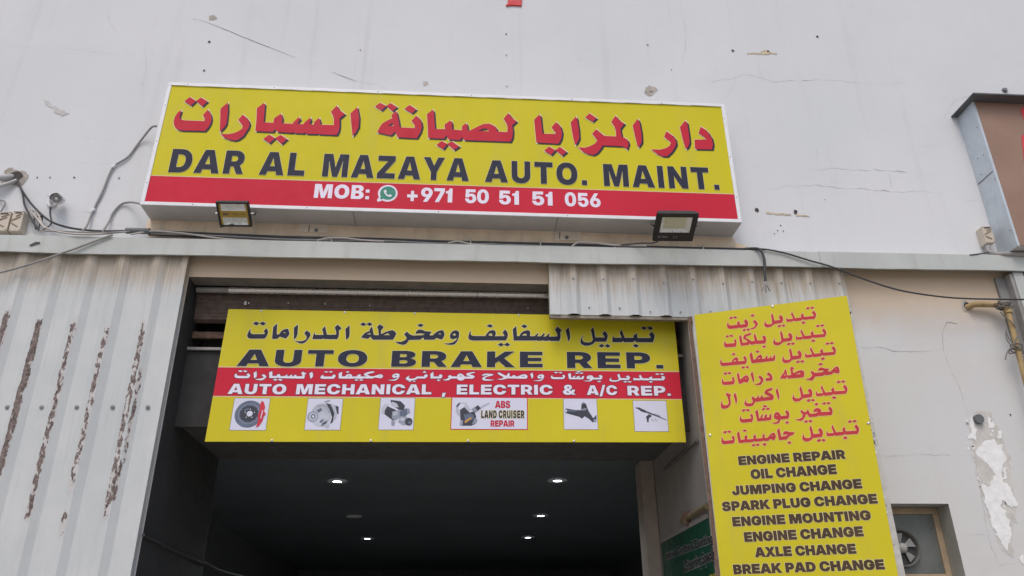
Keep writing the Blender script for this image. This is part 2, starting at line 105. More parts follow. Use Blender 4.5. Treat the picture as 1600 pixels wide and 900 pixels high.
TRACED = {
    (1, 'ar'): '185 1147 160 1118 141 1064 137 1007 147 965 170 924 205 900 242 894 471 898 495 938 513 997 515 1050 498 1103 457 1167 419 1095 443 1054 446 1021 244 1021 216 1026 195 1043 187 1081 193 1130|201 1264 248 1320 319 1273 279 1212|319 1273 364 1320 436 1274 393 1209|646 1270 583 1184 622 893 655 946 672 989 672 1034 663 1172|820 1121 785 1052 822 1003 844 969 838 942 809 910 764 884 706 869 635 869 669 830 728 803 784 792 824 807 866 854 901 946 910 999 894 1041 859 1089|1016 1280 954 1209 969 1063 978 919 1156 916 1174 950 1205 918 1347 913 1364 921 1386 911 1470 912 1487 922 1501 907 1599 909 1615 915 1630 907 1809 906 1826 949 1831 1010 1821 1118 1870 1176 1811 1226 1776 1280 1723 1200 1749 1153 1764 1099 1769 1029 1628 1029 1625 1075 1607 1114 1565 1063 1563 1026 1516 1030 1528 1081 1518 1116 1466 1052 1457 1027 1389 1027 1416 1084 1401 1117 1355 1053 1343 1028 1234 1029 1234 1091 1209 1151 1147 1087 1148 1032 1046 1033 1038 1159 1031 1260|1070 825 1124 880 1188 839 1141 775|1188 839 1240 881 1312 833 1263 771|1993 1274 1928 1185 1955 1016 1975 898 2004 949 2027 1019 2024 1142|2176 1290 2231 1341 2296 1301 2249 1241|2296 1301 2341 1342 2410 1294 2366 1236|2400 1239 2357 1179 2372 1145 2323 1116 2271 1074 2247 1026 2225 956 2367 925 2410 976 2441 904 2640 901 2674 978 2688 1052 2679 1105 2655 1152 2620 1191 2574 1117 2601 1082 2614 1053 2610 1029 2455 1032 2440 1115 2415 1215|2376 1088 2392 1046 2327 1043|2490 1272 2544 1327 2616 1272 2571 1218|2790 1278 2733 1212 2746 1075 2759 909 2922 907 2948 950 2971 901 3091 897 3112 938 3135 899 3623 900 3645 954 3651 1035 3642 1108 3690 1165 3640 1210 3601 1269 3551 1193 3579 1139 3595 1086 3591 1021 3483 1024 3476 1060 3446 1100 3395 1124 3340 1115 3274 1078 3198 1025 3171 1019 3164 1087 3150 1117 3109 1075 3110 1024 3007 1026 3003 1107 2983 1145 2923 1086 2932 1030 2827 1025 2815 1132 2805 1247|3281 1022 3330 1053 3368 1056 3402 1021|2847 825 2901 878 2960 843 2921 776|2960 843 3007 878 3086 818 3032 770|3935 1265 3880 1193 3889 1051 3899 900 4134 896 4165 959 4178 1040 4163 1112 4115 1175 4065 1103 4091 1060 4109 1035 4103 1019 3968 1016 3959 1119 3951 1241|3979 801 4033 854 4100 813 4051 750|4100 813 4149 856 4216 796 4168 747|4334 1257 4275 1177 4287 1037 4311 886 4336 919 4360 976 4359 1088 4346 1226|4768 1287 4718 1202 4749 1146 4762 1082 4759 1016 4634 1017 4596 1050 4549 1100 4501 1038 4532 991 4553 949 4522 911 4467 877 4413 857 4343 859 4384 811 4436 781 4499 768 4542 794 4578 842 4607 894 4814 893 4840 882 4865 854 4890 927 4883 966 4855 1000 4822 1012 4815 1068 4812 1116 4860 1189 4815 1223|4435 1251 4487 1307 4559 1247 4513 1199|5012 1256 4950 1167 4965 1034 4987 885 5017 921 5036 965 5039 1070 5028 1216|5316 1106 5283 1032 5326 993 5351 958 5332 918 5289 888 5227 866 5127 865 5182 812 5239 783 5293 784 5344 835 5383 892 5409 949 5404 1005 5372 1060|5535 1256 5469 1167 5484 1024 5505 884 5534 914 5557 971 5560 1076 5556 1223|5702 1184 5669 1097 5712 1059 5750 1020 5616 1011 5607 901 5616 889 5793 893 5812 958 5806 1038 5779 1102 5744 1153',
    (2, 'ar'): '248 1111 234 1092 225 1065 222 1041 227 1025 240 1013 259 1007 394 1010 407 1031 416 1058 417 1081 411 1101 395 1119 374 1089 385 1074 387 1058 276 1055 256 1065 247 1078|258 1166 287 1189 321 1169 296 1144|321 1169 349 1189 387 1168 359 1145|491 1168 460 1134 462 1072 464 1013 476 1008 518 1010 535 1033 599 1014 614 1037 626 1062 618 1088 606 1115 589 1116 560 1107 541 1088 528 1059 504 1056 498 1106 495 1157|562 1080 580 1079 586 1066|692 1165 660 1128 674 1011 681 1008 697 1032 704 1066 700 1116 695 1160|784 1101 766 1069 783 1053 795 1037 794 1013 774 996 745 988 708 988 680 995 704 978 735 966 763 964 786 976 810 1007 827 1044 828 1064 816 1084|1080 1170 1054 1136 1065 1115 1074 1092 1077 1063 988 1060 973 1107 960 1151 934 1117 947 1086 954 1058 874 1057 870 1072 868 1085 857 1061 851 1017 855 1012 947 1013 955 1022 965 1014 1091 1014 1101 1038 1104 1068 1099 1106 1124 1131|1198 1165 1161 1125 1169 1066 1178 1009 1192 1020 1206 1041 1207 1071|1300 1173 1326 1198 1362 1178 1335 1156|1362 1178 1389 1200 1423 1179 1395 1158|1419 1155 1395 1121 1401 1108 1360 1090 1338 1065 1320 1033 1389 1023 1414 1045 1428 1024 1436 1014 1634 1017 1651 1048 1661 1082 1648 1104 1623 1119 1596 1114 1554 1098 1524 1080 1513 1076 1510 1114 1535 1151 1493 1180 1468 1152 1482 1122 1491 1063 1444 1064 1433 1104|1373 1074 1406 1085 1412 1068|1535 1065 1579 1085 1600 1066|1861 1175 1893 1195 1928 1178 1898 1154|1764 1107 1738 1075 1757 1054 1768 1037 1755 1016 1717 997 1655 996 1692 973 1731 965 1758 969 1776 987 1790 1016 1900 1021 1930 1046 1939 1021 2037 1023 2060 1042 2112 1024 2127 1045 2139 1077 2132 1103 2121 1126 2096 1125 2061 1110 2038 1088 2019 1069 1988 1070 2009 1109 1946 1113 1914 1128 1890 1131 1867 1122 1851 1098 1853 1083 1900 1089 1944 1083 1917 1069 1823 1066 1794 1078|2074 1085 2093 1094 2103 1079|2247 1129 2215 1117 2196 1091 2191 1061 2198 1040 2218 1031 2250 1039 2265 1047 2250 1019 2219 997 2180 987 2133 986 2173 973 2212 970 2244 979 2266 1011 2281 1058 2283 1097 2272 1120|2215 1081 2238 1095 2252 1079 2237 1068|2400 1129 2383 1103 2373 1064 2376 1042 2393 1025 2417 1020 2748 1026 2764 1057 2769 1091 2761 1117 2739 1146 2713 1110 2727 1091 2735 1074 2639 1070 2647 1094 2645 1115 2634 1133 2610 1136 2582 1127 2559 1101 2542 1071 2423 1069 2403 1077 2395 1098|2571 1081 2592 1102 2611 1093 2611 1072|2553 1179 2585 1201 2622 1180 2590 1160|2666 980 2700 1003 2728 981 2703 960|2728 981 2761 1004 2792 983 2764 961|2852 1184 2817 1149 2820 1092 2826 1026 3041 1029 3053 1033 3061 1027 3106 1028 3118 1035 3126 1028 3171 1027 3179 1035 3188 1027 3284 1028 3296 1061 3298 1087 3296 1122 3313 1148 3292 1163 3270 1185 3242 1151 3256 1125 3266 1099 3263 1077 3180 1075 3186 1094 3183 1111 3151 1076 3123 1074 3138 1093 3134 1115 3098 1077 3058 1076 3074 1096 3071 1114 3035 1077 2989 1076 2993 1099 2992 1121 2982 1136 2957 1140 2925 1129 2896 1102 2884 1076 2860 1074 2856 1127|2908 1083 2937 1104 2957 1096 2953 1081|2901 1182 2931 1204 2966 1183 2936 1160|3634 1186 3607 1153 3615 1105 3623 1048 3610 1026 3577 1017 3536 1021 3519 1034 3515 1060 3531 1093 3514 1077 3498 1042 3495 1016 3507 995 3535 982 3576 981 3617 996 3647 1025 3758 1027 3772 1064 3778 1099 3767 1125 3746 1145 3719 1113 3737 1094 3742 1074 3649 1073 3643 1123|3676 982 3711 1004 3739 983 3709 962|3739 983 3769 1004 3801 983 3771 961|3922 1162 3900 1131 3910 1096 3919 1073 3838 1072 3836 1099 3822 1064 3819 1022 3918 1024 3929 1038 3939 1024 4030 1026 4049 1043 4063 1026 4233 1027 4248 1062 4258 1097 4249 1124 4228 1143 4198 1112 4213 1092 4214 1075 4079 1073 4078 1125 4037 1098 4041 1075 3950 1073 3936 1114|4025 987 4053 1009 4089 988 4060 967|4121 1182 4150 1203 4184 1185 4156 1161|4184 1185 4216 1205 4250 1184 4218 1160|3382 1180 3350 1144 3363 1083 3372 1025 3386 1040 3395 1062 3393 1119',
    (2, 'arband'): '184 654 174 648 167 638 166 627 170 619 179 612 192 607 206 606 296 607 305 614 312 625 313 635 306 645 290 657 275 644 285 636 286 630 207 630 196 631 188 634 185 641 187 650|191 676 209 686 237 677 221 666|237 677 254 686 282 677 265 665|364 677 339 661 354 606 367 616 374 624 374 632 371 658|432 649 418 636 432 627 441 620 439 615 427 609 410 604 387 601 360 601 373 594 396 589 417 587 433 590 449 598 463 616 466 626 460 634 447 643|508 678 483 665 489 638 493 611 562 610 569 617 581 611 636 609 643 611 652 609 684 609 691 611 697 608 735 609 741 610 747 608 817 608 823 616 825 628 821 648 840 659 817 668 804 678 783 664 793 655 799 645 801 631 746 631 745 640 738 647 721 638 721 631 702 632 707 641 703 648 683 636 679 631 653 631 663 642 658 648 640 636 635 631 593 631 593 643 583 654 559 642 559 632 520 632 517 656 514 675|529 593 550 603 575 596 557 584|575 596 595 604 623 594 604 583|888 677 863 661 873 629 881 607 892 616 901 629 900 653|995 649 981 637 971 622 978 612 998 607 1100 610 1114 629 1115 643 1099 654 1080 638 1086 632 1015 631 1003 633|998 678 1021 685 1042 678 1023 670|1042 678 1065 686 1087 678 1066 670|1172 680 1140 663 1147 612 1285 612 1297 617 1305 612 1380 613 1391 620 1400 615 1467 615 1486 626 1551 618 1567 639 1556 656 1532 658 1505 649 1478 638 1450 638 1412 654 1428 663 1475 675 1480 688 1434 685 1395 671 1377 657 1389 646 1414 636 1351 635 1353 654 1337 658 1318 645 1319 635 1271 634 1270 650 1245 659 1218 653 1204 635 1175 633|1224 636 1239 644 1251 636|1525 639 1541 645 1545 639|1205 678 1223 687 1245 679 1227 670|1293 598 1313 606 1338 599 1316 590|1338 599 1359 607 1383 599 1362 591|1825 650 1797 637 1782 620 1791 605 1816 597 1856 599 1887 612 1899 621 1967 620 1987 635 1994 652 1977 666 1954 649 1962 640 1890 640 1875 625 1847 616 1823 619 1810 629 1817 642|1940 680 1959 699 1972 694 1962 688 1980 685 1973 678|1808 591 1824 596 1840 591 1825 586|1848 592 1868 597 1888 591 1869 586|2045 689 2017 669 2022 621 2121 621 2134 640 2136 653 2119 666 2099 653 2104 643 2051 642|2079 604 2097 612 2120 604 2102 595|2208 658 2187 645 2197 632 2173 615 2137 611 2166 601 2198 605 2218 622 2279 623 2287 609 2312 601 2340 608 2352 623 2425 622 2449 639 2436 656 2395 669 2416 676 2444 682 2448 694 2399 686 2367 675 2363 662 2384 651 2408 645 2351 644 2338 660 2314 675 2293 672 2277 655 2278 644 2229 645|2298 646 2310 655 2327 645|2777 690 2765 668 2752 655 2719 672 2682 691 2666 679 2695 659 2728 642 2716 627 2662 620 2703 613 2744 622 2769 629 2950 627 2963 644 2959 662 2938 674 2909 670 2868 652 2847 649 2843 660 2822 665 2810 649 2785 649 2789 673|2893 650 2922 657 2938 650|2629 671 2563 677 2534 672 2514 657 2522 653 2563 660 2580 660 2535 643 2519 627 2523 612 2548 603 2597 604 2642 613 2580 617 2552 621 2547 632 2572 645 2621 658|3013 693 2988 675 2996 653 3004 627 3017 641 3019 658|1695 670 1671 664 1656 652 1652 638 1658 628 1673 624 1697 627 1709 632 1698 618 1674 608 1644 603 1608 603 1639 596 1669 595 1693 599 1710 614 1721 636 1723 655 1715 666|1671 647 1688 654 1699 646 1687 641|3098 674 3076 669 3062 657 3058 644 3063 635 3078 631 3100 634 3112 638 3101 625 3079 616 3050 611 3016 611 3045 605 3074 604 3096 608 3113 622 3123 643 3125 660 3117 670|3075 653 3092 659 3102 652 3091 647|3870 689 3850 676 3856 656 3862 632 3852 623 3828 619 3798 621 3786 626 3783 637 3794 651 3782 644 3770 630 3768 619 3777 610 3797 605 3827 604 3857 611 3879 623 3961 623 3971 639 3976 653 3967 664 3952 672 3933 659 3945 651 3949 643 3881 643 3877 663|3901 605 3927 614 3947 605 3925 597|3947 605 3969 614 3992 605 3970 596|4081 680 4065 667 4072 652 4079 642 4020 642 4018 654 4007 639 4006 622 4078 622 4086 628 4093 622 4160 623 4174 630 4184 623 4309 623 4320 638 4327 653 4321 664 4305 671 4283 659 4295 651 4295 643 4196 642 4196 664 4166 653 4169 643 4102 643 4091 660|4156 607 4177 616 4204 607 4183 599|4227 688 4249 697 4273 689 4253 679|4273 689 4297 697 4321 689 4298 679|3206 669 3192 655 3191 640 3200 631 3219 626 3315 627 3330 645 3331 661 3321 673 3302 663 3312 653 3310 646 3221 646 3205 653|3219 695 3249 702 3265 696 3241 686|3265 696 3287 701 3310 693 3286 685|3387 692 3361 682 3364 654 3370 626 3508 627 3517 643 3520 663 3500 657 3493 644 3470 645 3476 656 3475 663 3449 656 3444 644 3419 643 3432 655 3437 665 3412 656 3402 643 3391 644 3391 668|3443 708 3469 715 3493 705 3468 699|3426 691 3454 698 3471 691 3446 683|3471 691 3495 698 3519 691 3492 683|3680 674 3663 663 3674 654 3677 646 3615 644 3608 657 3598 667 3578 669 3556 663 3542 649 3545 634 3563 628 3582 625 3566 615 3508 611 3543 605 3577 606 3596 616 3604 626 3687 627 3698 642 3702 656 3696 667|3562 649 3578 652 3583 647|3644 608 3666 615 3689 606 3665 598',
    (3, 'ar'): '315 4468 305 4446 301 4420 308 4404 321 4394 392 4391 401 4398 412 4390 483 4391 495 4417 498 4443 492 4460 480 4475 460 4454 467 4437 470 4424 420 4426 421 4443 419 4465 396 4447 399 4427 337 4428 318 4438|328 4502 357 4518 369 4506 348 4490|369 4506 390 4517 406 4503 383 4490|433 4365 458 4381 471 4368 451 4351|471 4368 490 4380 507 4363 486 4350|554 4456 542 4437 554 4419 559 4405 547 4387 525 4377 504 4374 515 4367 535 4363 556 4373 577 4396 584 4418 574 4439|526 4503 548 4516 568 4500 547 4487|263 4282 254 4263 250 4235 256 4222 270 4213 354 4210 364 4229 369 4257 367 4275 359 4288 345 4272 351 4259 349 4247 274 4250 267 4259|273 4321 294 4335 308 4323 294 4308|308 4323 327 4336 349 4323 335 4309|416 4322 397 4307 398 4261 401 4212 474 4213 483 4226 492 4213 499 4210 532 4213 536 4219 543 4212 614 4209 626 4214 633 4239 636 4263 631 4279 618 4291 603 4273 610 4258 610 4244 556 4247 551 4289 543 4319 529 4298 533 4248 507 4245 491 4259 455 4290 463 4297 509 4313 513 4329 489 4328 448 4317 432 4293 434 4280 468 4250 458 4241 422 4242 420 4286|588 4179 607 4194 626 4180 608 4166|208 4105 198 4087 194 4061 199 4045 210 4034 420 4030 434 4054 438 4075 433 4096 422 4111 407 4094 415 4080 417 4063 359 4064 363 4080 360 4098 349 4107 332 4103 312 4086 297 4064 231 4065 216 4068 209 4081|316 4070 331 4080 342 4072 336 4065|309 4140 327 4153 347 4139 327 4125|377 4001 396 4012 415 4001 395 3986|415 4001 433 4012 450 3999 432 3985|490 4140 468 4120 470 4076 476 4030 681 4032 688 4054 693 4088 688 4091 671 4071 668 4062 651 4062 658 4075 658 4086 637 4063 618 4063 626 4079 624 4092 603 4073 600 4063 572 4062 577 4080 575 4096 567 4106 553 4104 531 4088 514 4066 496 4064 495 4099|532 4071 547 4079 559 4070 553 4065|523 4139 542 4153 562 4138 542 4124|199 3920 189 3892 188 3868 201 3850 290 3847 305 3875 304 3902 296 3924 281 3909 287 3889 284 3881 211 3880 202 3894|210 3959 234 3974 248 3961 228 3944|248 3961 266 3973 287 3957 266 3945|351 3955 330 3938 333 3891 337 3847 368 3849 382 3861 416 3850 434 3884 430 3907 420 3922 400 3919 376 3902 364 3889 353 3893 352 3936|398 3896 410 3900 414 3888|472 3953 452 3928 459 3885 465 3846 477 3868 478 3906|530 3908 517 3890 532 3869 533 3854 517 3836 488 3830 467 3833 497 3818 525 3816 546 3837 559 3859 555 3882|608 3932 595 3908 612 3891 615 3875 580 3875 575 3848 631 3847 640 3876 635 3904|764 3944 746 3922 749 3914 725 3894 702 3858 750 3851 766 3866 770 3849 904 3847 918 3880 916 3902 898 3917 870 3914 837 3900 823 3898 824 3928 841 3943 816 3960 802 3942 804 3915 803 3881 768 3881 769 3912|734 3885 755 3894 756 3883|841 3884 877 3892 882 3880|980 3903 969 3889 978 3869 979 3854 957 3834 915 3828 944 3815 970 3809 989 3822 1001 3842 1067 3842 1082 3853 1090 3845 1146 3848 1162 3863 1203 3847 1214 3872 1212 3903 1199 3918 1176 3907 1152 3887 1137 3877 1114 3878 1131 3903 1095 3909 1070 3923 1049 3919 1036 3902 1038 3892 1065 3895 1085 3887 1069 3877 1008 3878 993 3890|1177 3892 1189 3896 1193 3888|1043 3955 1067 3967 1089 3953 1065 3940|219 3776 209 3755 222 3736 226 3699 227 3674 213 3659 191 3657 173 3665 166 3682 173 3704 161 3694 153 3670 153 3642 164 3629 185 3625 214 3632 236 3652 244 3679 245 3729 255 3756 238 3762|296 3769 278 3748 283 3707 288 3663 301 3682 304 3704 301 3746|446 3719 429 3703 438 3677 439 3664 425 3654 399 3654 383 3662 379 3679 393 3704 374 3684 362 3660 364 3642 379 3629 404 3626 430 3631 449 3645 455 3662 514 3665 521 3671 527 3664 613 3666 624 3690 623 3710 606 3725 578 3744 589 3750 619 3758 626 3778 592 3774 562 3764 547 3736 558 3721 592 3700 561 3698 531 3698 528 3720 512 3710 508 3698 494 3698 499 3723 480 3709 477 3697 458 3698|667 3773 648 3748 653 3705 658 3662 671 3680 673 3711 670 3748|840 3552 827 3534 840 3517 843 3499 829 3480 805 3471 775 3474 795 3459 819 3452 839 3461 864 3491 869 3506 880 3508 889 3492 895 3479 961 3479 974 3488 981 3482 1079 3480 1092 3505 1095 3529 1090 3544 1077 3559 1062 3541 1070 3525 1074 3513 1000 3516 1001 3538 989 3551 971 3556 950 3549 937 3532 938 3522 963 3524 973 3517 944 3507 908 3509 900 3530 896 3557 882 3534 861 3527|953 3591 975 3604 992 3589 970 3575|1016 3590 1039 3603 1054 3591 1035 3577|1054 3591 1074 3602 1093 3589 1070 3577|841 3444 864 3457 880 3445 858 3429|880 3445 900 3457 918 3443 895 3429|132 3372 121 3347 119 3319 126 3306 141 3301 224 3303 236 3327 238 3357 226 3376 212 3360 219 3341 218 3333 144 3332 134 3346|141 3411 163 3423 181 3413 162 3396|181 3413 197 3424 219 3409 199 3397|284 3408 262 3389 264 3345 268 3300 321 3301 329 3306 335 3299 391 3301 402 3309 410 3301 470 3301 481 3307 490 3301 523 3300 537 3314 573 3301 590 3327 590 3352 580 3369 563 3367 542 3351 525 3333 515 3327 496 3329 496 3350 497 3369 478 3354 477 3329 421 3329 422 3349 422 3368 400 3354 398 3328 346 3328 347 3348 346 3371 323 3355 322 3329 288 3330 286 3369|553 3343 565 3348 569 3339|313 3410 334 3421 354 3409 333 3396|373 3270 393 3286 410 3273 390 3258|410 3273 427 3285 448 3274 426 3259|466 3272 485 3285 505 3272 484 3257|630 3407 608 3388 610 3345 612 3297 679 3299 696 3318 714 3329 741 3338 751 3359 717 3361 690 3372 669 3373 655 3359 652 3342 676 3343 695 3340 679 3332 655 3328 634 3328 633 3368|676 3270 696 3283 715 3269 695 3255|725 4503 711 4482 713 4443 711 4404 698 4393 675 4393 657 4402 653 4415 658 4437 644 4416 637 4391 644 4374 659 4364 691 4365 717 4381 726 4389 799 4392 811 4416 814 4439 808 4459 793 4474 778 4453 785 4437 786 4424 734 4424 733 4463|750 4362 774 4379 789 4366 769 4349|789 4366 808 4377 827 4363 805 4349|902 4492 888 4467 897 4440 900 4419 851 4421 850 4447 839 4422 840 4395 890 4393 903 4401 910 4392 972 4393 982 4403 992 4395 1088 4393 1103 4418 1107 4443 1101 4460 1090 4478 1073 4458 1081 4441 1084 4422 997 4425 997 4446 996 4464 972 4446 975 4423 920 4423 911 4455|965 4370 985 4383 1005 4368 981 4354|1027 4505 1047 4520 1064 4507 1044 4491|1064 4507 1085 4519 1103 4505 1081 4492|780 4317 766 4296 768 4257 766 4218 753 4207 730 4206 712 4215 708 4229 713 4251 698 4230 692 4205 698 4188 714 4177 746 4178 771 4194 781 4203 854 4206 866 4230 870 4253 864 4273 849 4288 833 4267 841 4251 842 4238 789 4238 788 4277|805 4176 829 4193 844 4179 825 4163|844 4179 863 4190 883 4176 860 4163|958 4306 944 4282 953 4254 956 4233 907 4234 906 4261 895 4236 896 4209 946 4207 959 4215 966 4206 1029 4206 1039 4217 1049 4209 1145 4207 1161 4232 1165 4257 1159 4274 1148 4292 1130 4272 1139 4255 1142 4236 1054 4239 1054 4260 1053 4278 1029 4260 1032 4237 977 4237 967 4269|1021 4183 1042 4197 1062 4181 1038 4168|1084 4319 1104 4334 1121 4321 1102 4305|1121 4321 1143 4333 1161 4320 1139 4306|834 4138 819 4117 821 4077 820 4038 807 4027 783 4027 766 4036 762 4049 766 4071 752 4051 746 4025 752 4008 768 3998 800 3999 825 4015 835 4023 908 4026 920 4051 923 4073 917 4093 902 4108 887 4088 894 4072 895 4058 843 4058 842 4097|859 3996 883 4013 898 4000 878 3983|898 4000 917 4011 937 3997 914 3983|1012 4126 998 4102 1007 4074 1009 4053 961 4055 959 4081 948 4056 949 4029 999 4027 1012 4035 1019 4026 1082 4027 1092 4037 1102 4029 1198 4027 1213 4052 1217 4078 1212 4095 1200 4112 1183 4092 1192 4075 1194 4056 1107 4059 1107 4080 1106 4098 1082 4080 1085 4057 1030 4057 1020 4089|1074 4004 1095 4017 1115 4002 1091 3988|1137 4140 1157 4154 1174 4141 1154 4125|1174 4141 1196 4153 1213 4140 1191 4127|868 3770 853 3749 855 3709 854 3670 840 3659 817 3659 799 3668 795 3681 800 3704 786 3683 779 3658 786 3640 802 3630 834 3631 859 3647 869 3655 941 3658 953 3683 956 3705 951 3725 936 3740 920 3720 928 3704 929 3691 877 3690 875 3729|892 3628 916 3646 931 3632 912 3615|931 3632 950 3643 970 3629 947 3616|1045 3758 1031 3734 1040 3707 1042 3685 994 3687 992 3713 982 3689 983 3661 1033 3659 1045 3667 1052 3658 1115 3659 1125 3669 1135 3661 1230 3660 1246 3685 1250 3710 1244 3727 1233 3744 1216 3724 1224 3707 1227 3688 1140 3691 1140 3712 1138 3730 1115 3712 1118 3689 1063 3689 1053 3721|1107 3636 1127 3649 1148 3634 1124 3620|1169 3772 1190 3786 1206 3773 1187 3757|1206 3773 1228 3785 1246 3772 1224 3759|895 3407 881 3386 883 3347 881 3308 868 3296 845 3296 827 3305 823 3319 828 3341 813 3320 807 3295 813 3278 829 3267 861 3268 887 3284 896 3293 969 3296 981 3320 985 3343 979 3363 964 3378 948 3357 956 3341 957 3328 904 3327 903 3367|920 3265 944 3283 960 3269 940 3253|960 3269 978 3280 998 3266 976 3253|1073 3396 1059 3371 1068 3344 1071 3323 1022 3324 1021 3351 1010 3326 1011 3299 1061 3296 1074 3304 1081 3296 1144 3296 1154 3306 1164 3299 1260 3297 1276 3322 1280 3347 1274 3364 1263 3382 1245 3362 1254 3344 1257 3326 1169 3329 1169 3350 1168 3368 1144 3350 1147 3327 1092 3327 1082 3358|1136 3273 1157 3287 1177 3271 1153 3258|1199 3409 1219 3424 1236 3411 1217 3395|1236 3411 1258 3423 1276 3410 1254 3396|316 3553 305 3529 303 3505 311 3489 328 3481 408 3483 421 3512 422 3539 413 3559 397 3542 405 3526 404 3515 329 3513 316 3525|328 3595 353 3608 366 3597 346 3580|366 3597 384 3606 404 3592 384 3579|469 3590 446 3574 449 3528 454 3482 570 3483 578 3509 581 3542 564 3532 558 3511 538 3512 544 3531 542 3543 521 3530 517 3510 495 3510 506 3528 510 3546 489 3530 481 3509 472 3510 472 3550|515 3616 537 3628 558 3612 536 3602|501 3589 525 3601 539 3589 518 3576|539 3589 559 3600 579 3588 557 3575|715 3561 700 3543 710 3527 712 3514 660 3511 654 3532 645 3548 629 3553 611 3543 599 3519 601 3495 616 3485 633 3480 619 3463 570 3456 600 3446 628 3447 644 3464 651 3481 720 3483 730 3507 733 3531 729 3549|616 3519 629 3524 633 3516|685 3451 703 3463 722 3448 702 3435',
}
WORDS = [
    (1, 'DAR', 0.1949, 0.9259, 0.3845, 0.3903, 0.2802, 'slate'),
    (1, 'AL', 1.0828, 1.5308, 0.3903, 0.3925, 0.2768, 'slate'),
    (1, 'MAZAYA', 1.709, 3.1963, 0.3932, 0.3936, 0.2764, 'slate'),
    (1, 'AUTO.', 3.3602, 4.4187, 0.3921, 0.3897, 0.2675, 'slate'),
    (1, 'MAINT.', 4.5956, 5.8169, 0.3886, 0.3867, 0.272, 'slate'),
    (1, 'MOB:', 1.6545, 2.2001, 0.1398, 0.1409, 0.1622, 'white'),
    (1, '+971', 2.5786, 3.0327, 0.1321, 0.1334, 0.1654, 'white'),
    (1, '50', 3.1629, 3.402, 0.1343, 0.1353, 0.1622, 'white'),
    (1, '51', 3.5057, 3.709, 0.1315, 0.1312, 0.1626, 'white'),
    (1, '51', 3.8438, 4.0528, 0.1322, 0.1336, 0.163, 'white'),
    (1, '056', 4.1804, 4.547, 0.1328, 0.1307, 0.1634, 'white'),
    (2, 'AUTO', 0.1716, 1.4006, 0.726, 0.7334, 0.169, 'slate'),
    (2, 'BRAKE', 1.6351, 3.1128, 0.736, 0.746, 0.1653, 'slate'),
    (2, 'REP.', 3.354, 4.3182, 0.742, 0.7473, 0.171, 'slate'),
    (2, 'AUTO', 0.131, 0.6675, 0.4506, 0.4516, 0.0995, 'white'),
    (2, 'MECHANICAL', 0.7615, 2.0367, 0.4523, 0.4606, 0.0996, 'white'),
    (2, ',', 2.1372, 2.1757, 0.4626, 0.4629, 0.0995, 'white'),
    (2, 'ELECTRIC', 2.278, 3.2056, 0.4618, 0.4668, 0.0991, 'white'),
    (2, '&', 3.3062, 3.4317, 0.4669, 0.4678, 0.1004, 'white'),
    (2, 'A/C', 3.5398, 3.8387, 0.4667, 0.4676, 0.0981, 'white'),
    (2, 'REP.', 3.9407, 4.3684, 0.4645, 0.4643, 0.0992, 'white'),
    (2, 'ABS', 2.6485, 2.7937, 0.33, 0.3308, 0.0699, 'crimson'),
    (2, 'LAND', 2.5186, 2.6649, 0.2301, 0.2301, 0.0746, 'slate'),
    (2, 'CRUISER', 2.685, 2.9284, 0.2302, 0.2306, 0.0754, 'slate'),
    (2, 'REPAIR', 2.6086, 2.8338, 0.1472, 0.1479, 0.0608, 'crimson'),
    (3, 'ENGINE REPAIR', 0.2465, 1.1282, 3.1064, 3.0951, 0.0751, 'dark'),
    (3, 'OIL CHANGE', 0.3347, 1.0372, 2.9782, 2.9723, 0.0802, 'dark'),
    (3, 'JUMPING CHANGE', 0.1598, 1.2136, 2.8512, 2.8401, 0.0753, 'dark'),
    (3, 'SPARK PLUG CHANGE', 0.0596, 1.3093, 2.7206, 2.7103, 0.076, 'dark'),
    (3, 'ENGINE MOUNTING', 0.1305, 1.2347, 2.5884, 2.5823, 0.0747, 'dark'),
    (3, 'ENGINE CHANGE', 0.2118, 1.1543, 2.4564, 2.4569, 0.0759, 'dark'),
    (3, 'AXLE CHANGE', 0.2821, 1.075, 2.3298, 2.3242, 0.0749, 'dark'),
    (3, 'BREAK PAD CHANGE', 0.0898, 1.2642, 2.2008, 2.1961, 0.0734, 'dark'),
    (4, "man's Centre & Denting", -1.5784, 0.0816, 2.5108, 2.4821, 0.0816, 'dark4'),
    (4, '& Steaming Special', -0.9538, 0.1097, 2.3221, 2.3398, 0.1008, 'dark4'),
]

# ------------------------------------------------------------------ helpers
def px(x, y, Y=0.0):
    """the point of the plane y = Y that photo pixel (x, y) shows"""
    d = _f + _r * ((x - 800) / FPX) - _u * ((y - 450) / FPX)
    return CAM + d * ((Y - CAM.y) / d.y)


def pxx(x, y, X):
    d = _f + _r * ((x - 800) / FPX) - _u * ((y - 450) / FPX)
    return CAM + d * ((X - CAM.x) / d.x)


def lin(r, g, b):
    f = lambda c: (c / 255) / 12.92 if c <= 10 else (((c / 255) + 0.055) / 1.055) ** 2.4
    return (f(r), f(g), f(b))


